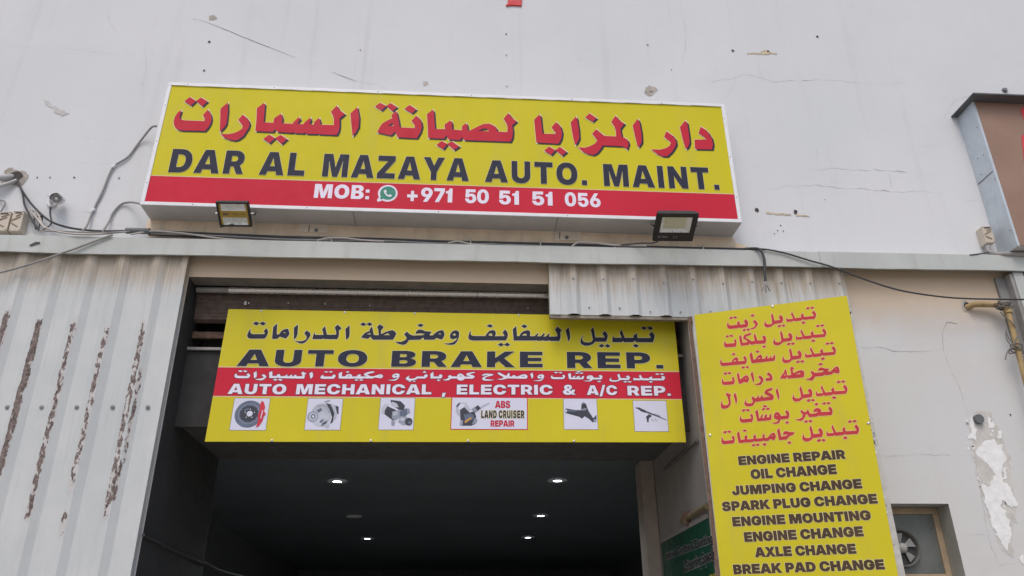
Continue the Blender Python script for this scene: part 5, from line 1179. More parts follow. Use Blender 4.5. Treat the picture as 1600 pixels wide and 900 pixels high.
obj('led_board', MB().face(bquad(B2, x0 + .034, y0 + .027, x1 - .044, y1 - .011, -.0275)), M_['led'], f2)
pr = MB()
pr.disc(B2(-.145, -.115, .0066), B2(0, 0, 1) - B2(0, 0, 0), .012, 16, inner=.008)
for k in range(5):
    pr.face(bquad(B2, -.118 + k * .012, -.121, -.110 + k * .012, -.108, .0066))
for k in range(2):
    q = []
    for a in range(60, 301, 20):
        q.append((.012 * math.cos(math.radians(a)), .012 * math.sin(math.radians(a))))
    for (a, b) in zip(q, q[1:]):
        c0 = .008 + k * .026
        pr.face([B2(c0 + a[0], -.115 + a[1], .0066), B2(c0 + b[0], -.115 + b[1], .0066), B2(c0 + b[0] * .7, -.115 + b[1] * .7, .0066), B2(c0 + a[0] * .7, -.115 + a[1] * .7, .0066)])
pr.face(bquad(B2, .026, -.1165, .034, -.1135, .0067))
obj('printed_marks', pr, M_['printgrey'], f2)
yk = MB()
for s in (-1, 1):
    yk.tube([B2(s * (w2 / 2 + .01), .0, -.02), B2(s * (w2 / 2 + .012), -.03, -.09), Vector((o2.x + s * .16, -.22, 5.600))], .010, 6)
obj('bracket', yk, M_['blackplastic'], f2)

# ================================================================== MIDDLE SIGN (hung in the bay)
C_ = lambda x, y: px(x, y, .15)
F2 = quad_frame(C_(320, 690), C_(1072, 691), C_(1053, 495), C_(357, 483), 4.475, 1.315)
W2, H2 = 4.475, 1.315
s2 = thing('service_sign', F2(W2 / 2, 0, 0), 'wide yellow brake repair board with red band and six pictures across the bay', 'sign')
obj('board', MB().slab(fquad(F2, 0, 0, W2, H2, -.008), F2(0, 0, .008) - F2(0, 0, 0)), M_['yellow2'], s2)
obj('red_band', MB().face(fquad(F2, 0, .432, W2, .713, .0006)), M_['red'], s2)
obj('band_line', MB().face(fquad(F2, 0, .7135, W2, .721, .0006)).face(fquad(F2, 0, .424, W2, .4315, .0006)), M_['paleline'], s2)
a2 = traced((2, 'ar'))
lettered('arabic_lettering_outline', a2, F2, .001, M_['paleline'], s2, grow=.006)
lettered('arabic_lettering', a2, F2, .0018, M_['slate'], s2)
a2 = traced((2, 'arband'))
lettered('arabic_lettering_outline', a2, F2, .0012, M_['shadow'], s2, grow=.0045)
lettered('arabic_lettering', a2, F2, .002, M_['white'], s2)
words(2, F2, s2, .0030, {'slate': 'paleline', 'white': 'shadow'}, .0045)
for u, v in ((.32, 1.300), (1.137, 1.302), (1.831, 1.303), (2.876, 1.304), (.6, .012), (1.5, .012), (2.4, .012), (3.4, .012)):
    obj('screw', dome(MB(), F2(u, v, .0), F2(0, 0, 1) - F2(0, 0, 0), .013), M_['screw'], s2)


def picture(u0, v0, u1, v1, shapes, border='cardline', bw=.005):
    c = obj('picture_card', MB().face(fquad(F2, u0 - bw, v0 - bw, u1 + bw, v1 + bw, .001)), M_[border], s2)
    obj('card_ground', MB().face(fquad(F2, u0, v0, u1, v1, .0016)), M_['card'], c)
    mats, mb = [], MB()
    for k, (colr, poly) in enumerate(shapes):
        if colr not in mats:
            mats.append(colr)
        v, f = fill(poly if isinstance(poly[0], list) else [poly])
        mb.raw([F2(u0 + x * (u1 - u0), v0 + y * (v1 - v0), .0021 + k * .0003) for x, y, _ in v], f, mats.index(colr))
    obj('printed_part', mb, [M_[m] for m in mats], c)


def el(cx, cy, rx, ry, n=28, rot=0.0, a0=0, a1=360):
    out = []
    for k in range(n):
        a = math.radians(a0 + (a1 - a0) * k / (n if a1 - a0 == 360 else n - 1))
        x, y = rx * math.cos(a), ry * math.sin(a)
        out.append((cx + x * math.cos(rot) - y * math.sin(rot), cy + x * math.sin(rot) + y * math.cos(rot)))
    return out


def rect(cx, cy, w, h, rot=0.0):
    return [(cx + x * math.cos(rot) - y * math.sin(rot), cy + x * math.sin(rot) + y * math.cos(rot)) for x, y in ((-w / 2, -h / 2), (w / 2, -h / 2), (w / 2, h / 2), (-w / 2, h / 2))]


cog = [(0.47 + (.27 if k % 2 else .245) * math.cos(2 * math.pi * k / 24), .51 + (.27 if k % 2 else .245) * math.sin(2 * math.pi * k / 24)) for k in range(24)]
brake = [('p_mid', el(.47, .5, .40, .43, 40)), ('p_grey', el(.47, .51, .30, .32, 32)), ('p_mid', el(.47, .51, .285, .305, 32)), ('p_dark', cog), ('p_mid', el(.38, .64, .09, .03, 12, .6)), ('card', el(.49, .51, .085, .09, 18))]
for k in range(5):
    a = math.radians(90 + 72 * k)
    brake.append(('card', el(.49 + .135 * math.cos(a), .51 + .14 * math.sin(a), .017, .018, 8)))
brake += [('p_red', [(.78, .92), (.84, .88), (.90, .72), (.88, .60), (.95, .50), (.90, .42), (.88, .28), (.80, .12), (.72, .08), (.76, .25), (.73, .45), (.76, .62), (.74, .80)]), ('card', [(.83, .62), (.855, .63), (.835, .36), (.81, .35)])]
picture(.2045, .108, .5285, .410, brake)

alt = [('p_light', el(.42, .47, .30, .38, 30)), ('p_dark', [(.52, .86), (.66, .82), (.80, .55), (.78, .24), (.70, .18), (.74, .40), (.66, .62)]), ('p_light', [(.66, .84), (.80, .78), (.90, .58), (.86, .34), (.78, .28), (.80, .52)]), ('p_dark', [(.80, .78), (.90, .74), (.92, .50), (.88, .50)]),
       ('p_grey', [(.46, .90), (.60, .96), (.66, .92), (.50, .86)]), ('p_mid', [(.28, .62), (.40, .70), (.44, .62), (.34, .54)]), ('p_mid', [(.42, .30), (.52, .36), (.48, .24), (.40, .22)]), ('p_grey', el(.19, .42, .16, .17, 20)), ('p_light', el(.19, .42, .12, .13, 18)), ('p_mid', el(.20, .42, .07, .08, 14)), ('card', el(.20, .42, .035, .04, 10)),
       ('p_light', [(.50, .14), (.66, .05), (.70, .14), (.62, .26)])]
for k in range(8):
    a = math.radians(20 + 14 * k)
    alt.append(('p_mid', rect(.42 + .24 * math.cos(a), .47 + .31 * math.sin(a), .07, .014, a)))
for k in range(4):
    alt.append(('p_dark', rect(.49 + .035 * k, .18 + .02 * k, .018, .12, -.4)))
picture(.884, .112, 1.206, .412, alt)

start = [('p_dark', [(.12, .78), (.46, .62), (.52, .34), (.40, .28), (.14, .48)]), ('p_light', [(.04, .70), (.12, .80), (.24, .80), (.14, .60), (.14, .48), (.05, .50)]), ('p_dark', [(.28, .94), (.58, .90), (.72, .76), (.70, .60), (.56, .62), (.34, .76)]), ('p_light', [(.34, .88), (.48, .82), (.54, .70), (.42, .70), (.30, .78)]), ('p_grey', [(.36, .56), (.56, .62), (.64, .40), (.46, .28), (.36, .36)]), ('p_light', [(.38, .54), (.50, .58), (.54, .48), (.40, .42)]),
         ('p_mid', [(.58, .58), (.78, .68), (.86, .54), (.74, .40), (.60, .36)]), ('p_grey', [(.78, .66), (.86, .66), (.88, .52), (.80, .50)]), ('p_grey', [(.60, .42), (.80, .40), (.86, .18), (.70, .14), (.56, .24)]), ('p_light', [(.62, .38), (.74, .36), (.72, .28), (.60, .28)]), ('p_dark', el(.86, .25, .11, .12, 16)), ('p_mid', el(.89, .22, .05, .05, 10)), ('p_grey', [(.36, .28), (.46, .26), (.44, .12), (.36, .16)])]
picture(1.562, .1155, 1.8835, .423, start)

u0, u1 = 2.2385, 2.9545
ax = lambda pts: [(x * .45, y) for x, y in pts]
absu = [('p_light', ax([(.12, .70), (.25, .86), (.42, .84), (.55, .62), (.45, .42), (.22, .38), (.12, .52)])), ('card', ax([(.18, .70), (.28, .80), (.38, .78), (.34, .64), (.2, .6)])), ('p_dark', ax([(.12, .72), (.20, .84), (.24, .82), (.16, .68)])), ('p_dark', ax([(.24, .60), (.36, .70), (.52, .52), (.66, .56), (.72, .40), (.70, .16), (.58, .10), (.32, .10), (.26, .30)])), ('p_mid', ax([(.36, .46), (.56, .50), (.66, .42), (.64, .30), (.40, .26)])), ('p_orange', ax([(.38, .24), (.56, .38), (.59, .32), (.41, .18)])), ('p_grey', ax([(.26, .28), (.34, .26), (.32, .10), (.24, .12)])), ('p_grey', ax([(.60, .14), (.74, .20), (.76, .30), (.68, .34)])), ('p_grey', ax([(.56, .62), (.70, .72), (.80, .60), (.70, .52)])), ('p_dark', ax([(.68, .68), (.76, .76), (.86, .66), (.76, .58)])), ('p_light', ax([(.82, .70), (1.10, .86), (1.12, .83), (.84, .66)]))]
picture(u0, .1245, u1, .4305, absu, 'crimson', .008)

arm = [('p_dark', [(.06, .68), (.16, .66), (.38, .62), (.52, .64), (.54, .82), (.60, .90), (.68, .82), (.74, .60), (.88, .36), (.98, .48), (.97, .28), (.86, .22), (.74, .34), (.62, .42), (.54, .34), (.46, .40), (.14, .50), (.06, .52), (.03, .60)]), ('p_grey', [(.42, .61), (.52, .65), (.70, .70), (.66, .62)]), ('card', el(.07, .60, .028, .05, 10)), ('p_mid', [(.10, .64), (.36, .60), (.34, .56), (.10, .58)]), ('p_grey', el(.61, .86, .03, .03, 8)), ('p_grey', el(.93, .28, .05, .05, 10))]
picture(3.3095, .1245, 3.6315, .4275, arm)
rack = [('p_dark', [(.06, .76), (.20, .68), (.96, .36), (.97, .38), (.22, .74), (.08, .79)]), ('p_dark', [(.14, .80), (.24, .74), (.36, .68), (.34, .60), (.20, .66)]), ('p_mid', [(.60, .58), (.80, .50), (.78, .44), (.60, .52)]), ('p_dark', [(.36, .48), (.46, .56), (.54, .50), (.44, .42), (.42, .28), (.38, .30)]), ('p_grey', [(.52, .40), (.60, .32), (.59, .31), (.51, .38)]), ('p_grey', [(.62, .42), (.68, .34), (.67, .33), (.61, .40)])]
picture(3.989, .1065, 4.314, .411, rack)

# ================================================================== RIGHT-HAND BOARD on an open door leaf
TH3, HX3, HY3 = math.radians(-21.815565), 2.283, -.25
E3 = Vector((math.cos(TH3), math.sin(TH3), 0))
N3 = Vector((math.sin(TH3), -math.cos(TH3), 0))
F3 = lambda u, v, d=0.0: Vector((HX3, HY3, 0)) + E3 * u + Vector((0, 0, v)) + N3 * d
s3 = thing('price_board', F3(.68, .6), 'tall yellow board listing repairs in red Arabic and dark English, angled on a door leaf', 'sign')
leaf = MB()
dn = N3 * .040
for q in ((-.058, .55, -.026, 4.577), (-.026, 4.53, 1.365, 4.577), (1.33, .55, 1.392, 4.53), (-.026, .55, 1.33, .61), (-.026, 2.4, 1.33, 2.46)):
    leaf.slab([F3(q[0], q[1], -.052), F3(q[2], q[1], -.052), F3(q[2], q[3], -.052), F3(q[0], q[3], -.052)], dn)
obj('door_leaf', leaf, M_['rustyframe'], s3)
st = MB()
st.slab([F3(-.034, .55, -.012), F3(-.001, .55, -.012), F3(.016, 4.579, -.012), F3(-.012, 4.579, -.012)], N3 * .006)
st.slab([F3(1.30, .55, -.012), F3(1.408, .55, -.012), F3(1.404, 4.560, -.012), F3(1.36, 4.560, -.012)], N3 * .006)
obj('edge_strip', st, M_['paleframe'], s3)
lean = lambda v: (v - 4.583) * .0115
obj('board', MB().slab([F3(-.012 + lean(.6) * .7, .6, -.005), F3(1.398 + lean(.6) * 1.6, .6, -.005), F3(1.398, 4.583, -.005), F3(.011, 4.583, -.005)], N3 * .005), M_['yellow2'], s3)
fk = MB()
for k in range(40):
    v = random.choice([random.uniform(2.2, 4.5), random.gauss(3.3, .10), random.gauss(2.75, .10), random.gauss(4.35, .08), random.gauss(3.25, .05)])
    u = 1.398 + lean(v) * 1.6 + random.uniform(.002, .018)
    s = random.uniform(.003, .009)
    fk.prism([F3(u + s * random.uniform(.5, 1) * math.cos(a), v + s * 1.8 * random.uniform(.5, 1) * math.sin(a), -.0055) for a in (0, 1.2, 2.5, 3.8, 5.0)], N3 * .003, random.choice([0, 0, 1]))
obj('torn_edge_flakes', fk, [M_['whiteflake'], M_['hole']], s3)['kind'] = 'stuff'
a3 = traced((3, 'ar'))
lettered('arabic_lettering_outline', a3, F3, .001, M_['pinkline'], s3, grow=.005)
lettered('arabic_lettering', a3, F3, .0018, M_['brick'], s3)
words(3, F3, s3, .001, {'dark': 'outline'}, .0052)
for u, v in ((.738, 4.569), (.026, 3.394), (1.362, 3.382), (.02, 2.0)):
    obj('screw', dome(MB(), F3(u, v, 0), N3, .014), M_['screw'], s3)

# ================================================================== THINGS BEHIND THE MIDDLE SIGN
t = MB().tube([(-2.30, .212, 4.957), (.3, .212, 4.966), (2.25, .212, 4.972)], .032, 18)
tube = thing('shutter_tube', (0, .212, 4.96), 'shiny steel roller tube across the top of the bay', 'roller tube')
obj('tube', t, M_['steel'], tube)
obj('tube_end', MB().tube([(-2.62, .212, 4.956), (-2.301, .212, 4.957)], .029, 14), M_['bar'], tube)
obj('tube_joint', MB().tube([(.19, .212, 4.9655), (.197, .212, 4.9655)], .0332, 16), M_['oldscrew'], tube)
rs = MB()
nx = 90
prof = [(.285, 5.0), (.285, 4.925)] + [(.292 + .010 * (k % 2) + .0016 * k, 4.92 - .020 * k) for k in range(13)] + [(.36, 4.655)]
vs = []
for i in range(nx + 1):
    x = OPX0 + .004 + (OPX1 - OPX0 - .008) * i / nx
    for (y, z) in prof:
        vs.append((x, y + .006 * mnoise.noise(Vector((x * 3, z * 9, 1))), z + .004 * mnoise.noise(Vector((x * 2, 0, 5)))))
k = len(prof)
rs.raw(vs, [(i * k + j, i * k + j + 1, (i + 1) * k + j + 1, (i + 1) * k + j) for i in range(nx) for j in range(k - 1)])
shut = thing('roller_shutter', (0, .3, 4.6), 'rusty brown rolled-up shutter across the bay, behind the brake repair board', 'roller shutter')
obj('rolled_curtain', rs, M_['shutter'], shut)
ff = MB()
for (x, z, r) in ((-2.14, 4.845, .022), (-2.11, 4.850, .010), (-1.35, 4.858, .009), (-.9, 4.85, .006), (-1.72, 4.86, .007), (.72, 4.85, .006)):
    ff.face([(x + r * random.uniform(.5, 1.1) * math.cos(q), .2765, z + r * 1.4 * random.uniform(.5, 1.1) * math.sin(q)) for q in (0, 1.1, 2.2, 3.2, 4.3, 5.3)])
obj('paint_flake', ff, M_['whiteflake'], shut)
obj('bottom_slat', MB().box(OPX0 + .004, OPX1 - .004, .345, .40, 4.49, 4.56), M_['rustyframe'], shut, bevel=.004)
tag(obj('angle_bar', MB().box(OPX0 + .002, OPX1 - .002, .27, .30, 4.340, 4.368), M_['bar'], None, at=(0, .27, 4.34), bevel=.003), 'thin pale grey angle bar crossing behind the brake repair board', 'metal bar')
bxk = MB().face([(OPX0, .72, 3.64), (OPX1, .72, 3.64), (OPX1, .72, 5.05), (OPX0, .72, 5.05)])
bxk.face([(OPX0, .2, 5.01), (OPX1, .2, 5.01), (OPX1, .72, 5.01), (OPX0, .72, 5.01)])
obj('shutter_box', bxk, M_['darksteel'], bld)
for u in (.5, 2.2, 3.9):
    p = F2(u, .8, -.0085)
    obj('standoff', MB().box(p.x - .015, p.x + .015, p.y + .002, .3015, p.z - .015, p.z + .015), M_['darksteel'], s2)

# side wall: green board, pipe, conduit
F4 = lambda u, v, d=0.0: Vector((2.298 - d, -u, v))
g4 = thing('side_sign', F4(-.8, 1.6), 'dim green painting and denting board on the side wall inside the bay', 'sign')
obj('board', MB().slab([F4(-1.75, 1.5, .004), F4(-.02, 1.5, .004), F4(-.02, 2.700, .004), F4(-1.75, 2.695, .004)], (-.012, 0, 0)), M_['greenboard'], g4)
fr = MB()
fr.slab([F4(-1.78, 2.700, .002), F4(-.02, 2.703, .002), F4(-.02, 2.745, .002), F4(-1.78, 2.742, .002)], (-.016, 0, 0))
fr.slab([F4(-1.78, 1.5, .002), F4(-1.752, 1.5, .002), F4(-1.752, 2.699, .002), F4(-1.78, 2.699, .002)], (-.016, 0, 0))
obj('frame', fr, M_['innerwall'], g4)
words(4, F4, g4, .0170, {'dark4': 'printgrey'}, .006)
lettered('lettering', word_contours((4, 'ER', -.12, .06, 2.13, 2.13, .1, '')), F4, .0178, M_['yellowprint'], g4)
dp = thing('drain_pipe', (2.24, 1.0, 2.80), 'stained brown pipe stub fixed above the green board in the bay', 'pipe')
obj('pipe', MB().tube([(2.27, -.05, 2.80), (2.27, .72, 2.795)], .025, 12), M_['brownpipe'], dp)
obj('clamp', MB().box(2.235, 2.299, .60, .64, 2.73, 2.86), M_['rustyframe'], dp)
obj('end_cap', MB().tube([(2.27, .72, 2.795), (2.27, .77, 2.795)], .034, 12), M_['brownpipe'], dp)
tag(obj('wall_conduit', MB().tube([(2.28, .05, 3.42), (2.28, 1.3, 3.42)], .016, 8), M_['sideconduit'], None, at=(2.275, .7, 3.4)), 'thin painted conduit high on the side wall inside the bay', 'conduit')
tag(obj('sagging_cable', MB().tube(smooth_path([(-2.62, -.04, 2.553), (-2.62, .8, 2.525), (-2.62, 1.7, 2.51), (-2.62, 1.84, 2.52), (-2.62, 2.6, 2.50), (-2.4, 3.6, 2.48)]), .013, 8), M_['cable_dark'], None, at=(-2.62, .8, 2.5)), 'dark cable along the left inside wall of the bay', 'cable')

# downlights in the bay ceiling
def downlight(lit):
    r = thing('ceiling_light', (0, 0, 3.656), '', 'ceiling light', 'recessed ceiling lights in the bay')
    rim = MB()
    n = 28
    pf = [(.132, .0), (.130, -.008), (.118, -.013), (.058, -.011)]
    vs = [(q * math.cos(2 * math.pi * i / n), q * math.sin(2 * math.pi * i / n), 3.656 + z) for q, z in pf for i in range(n)]
    fs = [(j * n + i, j * n + (i + 1) % n, (j + 1) * n + (i + 1) % n, (j + 1) * n + i) for j in range(3) for i in range(n)]
    rim.raw(vs, fs, 0, True)
    obj('rim', rim, M_['lightrim'], r)
    if lit:
        ln = MB().disc((0, 0, 3.6485), (0, 0, 1), .060, 24)
        obj('lens', ln, M_['glow'], r)
        ld = bpy.data.lights.new('downlight_glow', 'SPOT')
        ld.energy, ld.spot_size, ld.spot_blend, ld.shadow_soft_size, ld.color = 38, math.radians(140), .6, .05, (.90, .95, 1.0)
        lo = bpy.data.objects.new('downlight_glow', ld)
        COL.objects.link(lo)
        lo.parent = r
        lo.location = (0, 0, -.06)
    else:
        obj('lens', MB().disc((0, 0, 3.6425), (0, 0, 1), .117, 24), M_['deadlens'], r)
    return r


lit0 = downlight(True)
spots = [((-1.506, 3.22), 'lit ceiling light nearest the opening in the left row'), ((1.335, 3.12), 'lit ceiling light nearest the opening in the right row'),
         ((1.412, 5.97), 'lit ceiling light in the middle of the right row'), ((-1.645, 8.74), 'small lit ceiling light at the far end of the left row'), ((1.433, 8.58), 'small lit ceiling light at the far end of the right row')]
for i, ((x, y), lab) in enumerate(spots):
    o = lit0 if i == 0 else copy_tree(lit0)
    o.location = (x, y, 3.656)
    o['label'] = lab
dead = downlight(False)
dead.location = (-1.606, 6.05, 3.656)
dead['label'] = 'unlit ceiling light in the middle of the left row'

# ================================================================== WINDOW WITH FAN
wi = thing('window', (WX1 - .3, .2, WZ0), 'small recessed beige-framed window holding an extractor fan, right of the tall board', 'window')
wf = MB()
wz = px(1470, 897, .2).z
x1w, z1w = WX1 - .002, px(1440, 794, .2).z
wf.box(WX0 + .002, x1w, .19, .235, z1w - .055, z1w)
wf.box(x1w - .058, x1w, .19, .235, WZ0 + .01, z1w - .056)
wf.box(WX0 + .002, x1w - .059, .19, .235, wz - .05, wz)
obj('frame', wf, M_['windowframe'], wi, bevel=.004)
obj('head_panel', MB().box(WX0 + .002, x1w, .2, .236, z1w + .001, WZ1 - .002), M_['reveal'], wi)
obj('pane', MB().box(WX0 + .003, x1w - .058, .205, .215, wz + .001, z1w - .056).box(WX0 + .003, x1w - .058, .205, .215, WZ0 + .01, wz - .051), M_['pane'], wi)
fc = px(1410, 856, .17)
fn = thing('extractor_fan', (fc.x, .2, fc.z - .16), 'round grey extractor fan with blades set in the small window', 'fan')
sh_ = MB()
n = 30
pf = [(.150, .028), (.160, -.020), (.166, -.018), (.168, .015), (.180, .029)]
vs = [(fc.x + q * math.cos(2 * math.pi * i / n), .175 + y, fc.z + q * math.sin(2 * math.pi * i / n)) for q, y in pf for i in range(n)]
sh_.raw(vs, [(j * n + i, j * n + (i + 1) % n, (j + 1) * n + (i + 1) % n, (j + 1) * n + i) for j in range(4) for i in range(n)], 0, True)
obj('shroud', sh_, M_['fanshroud'], fn)
obj('shroud_back', MB().disc((fc.x, .2035, fc.z), (0, 1, 0), .152, 28), M_['fandark'], fn)
hub = MB().tube([(fc.x, .20, fc.z), (fc.x, .165, fc.z)], .045, 18)
dome(hub, (fc.x, .165, fc.z), (0, -1, 0), .045)
obj('hub', hub, M_['hubgrey'], fn)
for k in range(5):
    a0 = 2 * math.pi * k / 5 + .5
    bl = MB()
    P4 = []
    for rr, da, yy in ((.044, -.25, .185), (.138, -.42, .178), (.142, .22, .196), (.044, .25, .198)):
        P4.append((fc.x + rr * math.cos(a0 + da), yy, fc.z + rr * math.sin(a0 + da)))
    bl.slab(P4, (0, .003, 0))
    obj('blade', bl, M_['fan'], fn)

# ================================================================== CCTV CAMERA
c0 = px(89, 311, -.16)
cc = thing('security_camera', px(83, 316, 0), 'small white bullet security camera on the wall left of the big sign', 'camera')
ax_ = Vector((.30, -.86, -.40)).normalized()
bdy = MB().tube([c0 - ax_ * .13, c0 - ax_ * .12, c0 + ax_ * .02, c0 + ax_ * .03], [.035, .046, .048, .046], 18)
obj('body', bdy, M_['cam_white'], cc)
obj('lens_ring', MB().tube([c0 + ax_ * .029, c0 + ax_ * .036], .036, 18), M_['cable_grey'], cc)
obj('lens', dome(MB(), c0 + ax_ * .0365, ax_, .018), M_['chrome'], cc)
shd = MB()
a = ax_.orthogonal().normalized()
upv = (Vector((0, 0, 1)) - ax_ * ax_.z).normalized()
sdv = ax_.cross(upv)
vs = []
for s_ in (-.11, .065):
    for k in range(11):
        an = math.radians(-20 + 22 * k)
        vs.append(c0 + ax_ * s_ + (sdv * math.cos(an) + upv * math.sin(an)) * .056)
shd.raw(vs, [(k, k + 1, 12 + k, 11 + k) for k in range(10)], 0, True)
obj('sunshade', shd, [M_['cam_white']], cc)
cw = px(82, 318, -.003)
obj('base', MB().tube([cw, cw + Vector((0, -.02, 0))], [.055, .045], 18).tube([cw + Vector((0, -.02, 0)), cw + Vector((.01, -.06, .0)), c0 - ax_ * .09], [.02, .018, .016], 10), M_['cam_white'], cc)
obj('side_bracket', MB().tube([c0 + sdv * .05, c0 + sdv * .085 + upv * .02], .006, 6).tube([c0 - sdv * .05, c0 - sdv * .085 + upv * .01], .006, 6), M_['cam_white'], cc)


# ================================================================== JUNCTION BOXES
def junction_box(q, label, side):
    bl, br, tr, tl = (px(x, y, -.11) for x, y in q)
    W0, H0 = (br - bl).length, (tl - bl).length
    f = quad_frame(bl, br, tr, tl, 1, 1)
    r = thing('junction_box', Vector(((bl.x + br.x) / 2, 0, bl.z)), label, 'junction box', 'beige junction boxes on the facade')
    obj('case', MB().slab([bl, br, tr, tl], (0, .106, 0)), M_['boxbeige'], r, bevel=.008)
    d = MB()
    for (u0, v0, u1, v1) in ((.08, .52, .80, .70), (.10, .40, .70, .22), (.35, .72, .92, .84)):
        a, b = f(u0, v0, .003), f(u1, v1, .003)
        n_ = f(0, 0, 1) - f(0, 0, 0)
        d.tube([a, b], .006, 6)
    obj('lid_rib', d, mat('lid_rib_brown', (.33, .27, .21), .6), r)
    obj('label_plate', MB().slab([f(.22, .86, .001), f(.80, .86, .001), f(.80, .94, .001), f(.22, .94, .001)], (0, -.003, 0)), M_['boxlabel'], r)
    sc_ = MB()
    for u, v in ((.1, .06), (.9, .06), (.1, .95), (.9, .95)):
        dome(sc_, f(u, v, .001), (0, -1, 0), .006)
    obj('lid_screw', sc_, M_['oldscrew'], r)


junction_box(((-10, 361), (10, 360.5), (18, 330), (-3, 331)), 'beige junction box cut by the left edge of the photo', 1)
junction_box(((12.5, 361), (31, 361), (38, 329), (21.5, 329)), 'beige junction box below the broken pipe hole, second from the left edge', 1)
junction_box(((1541.5, 380), (1556, 378.5), (1548.5, 353), (1533.5, 353.5)), 'beige junction box beside the brown neighbouring sign', 1)

# ================================================================== PIPES AND CABLES
def cable(name, pts, r, material, label, cat='cable', group=None, jit=0.0, sides=7, n=7):
    p = smooth_path(pts, n, jit)
    o = obj(name, MB().tube(p, r, sides), material, None, at=tuple(p[len(p) // 2]))
    return tag(o, label, cat, group)


cable('drain_pipe', [px(-25, 279, -.07), px(-3, 278, -.07), px(9, 277.5, -.05), px(20, 277, .02)], .034, M_['pvc'], 'thick dusty white pipe entering the broken hole at the left edge', 'pipe', sides=12)
cable('drain_pipe', [px(-25, 296, -.07), px(-2, 291, -.07), px(12, 287, -.05), px(26, 282, -.02)], .020, M_['pvc'], 'thin dusty white pipe below the thick one at the left edge', 'pipe', sides=10)
G2 = 'cables hanging on the facade'
cable('cable', [px(26, 279, -.02), px(36, 300, -.05), px(52, 322, -.06), px(76, 344, -.07), px(105, 355, -.09), px(140, 360, -.11), px(172, 361, -.12), px(198, 360.5, -.12)], .011, M_['cable_dark'], 'dark cable curving from the broken hole down to the slate conduit', group=G2)
cable('cable', [px(27, 281, -.02), px(35, 300, -.04), px(38, 318, -.04), px(43, 330, -.05), px(52, 347, -.07), px(60, 358, -.12)], .010, M_['cable_dark'], 'dark cable hanging beside the second junction box', group=G2)
cable('cable', [px(46, 329, -.05), px(56, 330, -.06), px(62, 340, -.07), px(67, 352, -.1), px(80, 359, -.13), px(110, 365, -.165), px(150, 366, -.165), px(185, 363, -.14), px(230, 359, -.13)], .010, M_['cable_white'], 'pale cable looping from the second junction box along the fascia', group=G2)
cable('cable', [px(48, 331, -.05), px(60, 344, -.08), px(70, 357, -.13)], .012, M_['cable_white'], 'short pale cable beside the loop of dark wire', group=G2)
cable('cable', [px(56, 358, -.1), px(53, 342, -.06), px(62, 338, -.05), px(66, 341, -.05), px(62, 352, -.08), px(60, 360, -.13)], .008, M_['cable_dark'], 'small loop of dark wire below the security camera', group=G2)
cable('cable', [px(79, 321, -.01), px(78, 332, -.012), px(80, 345, -.03), px(78, 352, -.06), px(68, 359, -.13)], .007, M_['cable_dark'], 'thin dark lead hanging from the security camera', group=G2)
cable('cable', [px(244, 197, -.2), px(236, 200, -.10), px(218, 222, -.02), px(200, 245, -.02), px(180, 258, -.02), px(171, 272, -.02), px(160, 300, -.02), px(145, 330, -.02), px(136, 352, -.06), px(128, 362, -.14)], .011, M_['cable_grey'], 'long grey cable running from the upper left of the big sign to the fascia', group=G2)
cable('cable', [px(222, 319, -.22), px(205, 316, -.06), px(190, 319, -.02), px(177, 332, -.02), px(170, 347, -.04), px(160, 362, -.14)], .011, M_['cable_grey'], 'short grey cable arching from the lower left corner of the big sign', group=G2)
cable('cable', [px(176, 367, -.166), px(150, 376, -.17), px(110, 391, -.175), px(70, 405, -.16), px(30, 418, -.16), px(-20, 431, -.16)], .010, M_['cable_grey'], 'thin cable sagging from the fascia across the peeling panel', group=G2)
cable('cable', [px(60, 360, -.12), px(110, 362, -.16), px(160, 363.5, -.165), px(200, 362, -.14)], .008, M_['cable_grey'], 'thin grey cable lying flat on the fascia at the left', group=G2)
cable('cable', [px(-10, 347, -.05), px(8, 318, -.04), px(-2, 312, -.03), px(-14, 305, -.03)], .009, M_['cable_grey'], 'thin grey cable above the leftmost junction box', group=G2)
cable('conduit_sleeve', [px(197, 360.5, -.12), px(216, 360.8, -.12), px(234, 361.5, -.12)], .030, M_['conduit'], 'short slate grey conduit sleeve at the left end of the cable run', 'conduit', sides=14)
for k, (off, rad, mm, lab) in enumerate(((0, .022, 'cable_dark', 'thick black cable in the run under the big sign, resting against the wall'), (3.2, .016, 'cable_dark', 'black cable in the run under the big sign, lowest and nearest the fascia'), (1.8, .010, 'cable_grey', 'thin grey cable wavering along the run under the big sign'))):
    pts = []
    for x, y in ((232, 362), (300, 365.5), (380, 369), (440, 371), (520, 373), (600, 375), (680, 378), (760, 380), (840, 382), (920, 384), (1000, 386.5), (1080, 388.5), (1150, 390.5), (1196, 391.5)):
        pts.append(px(x, y + off + random.uniform(-.9, .9) * (1 if k else .4), -.06 - .02 * k))
    cable('cable', pts, rad, M_[mm], lab, group='cable run under the big sign')
for k, (pp_, lab) in enumerate((([(205, 366), (240, 361), (290, 365), (340, 372), (380, 375), (430, 377)], 'pale slack cable at the left end of the run under the big sign'), ([(495, 376), (512, 372), (540, 372), (565, 375), (600, 377)], 'pale slack cable humped under the left wall plate'), ([(893, 385), (903, 379), (918, 378), (960, 383), (1010, 384)], 'pale slack cable humped under the right wall plate'), ([(700, 380), (716, 377), (740, 382), (800, 386)], 'pale slack cable at the middle of the run'))):
    cable('cable', [px(x, y, -.135) for x, y in pp_], .009, M_['cable_white'], lab, group='cable run under the big sign')
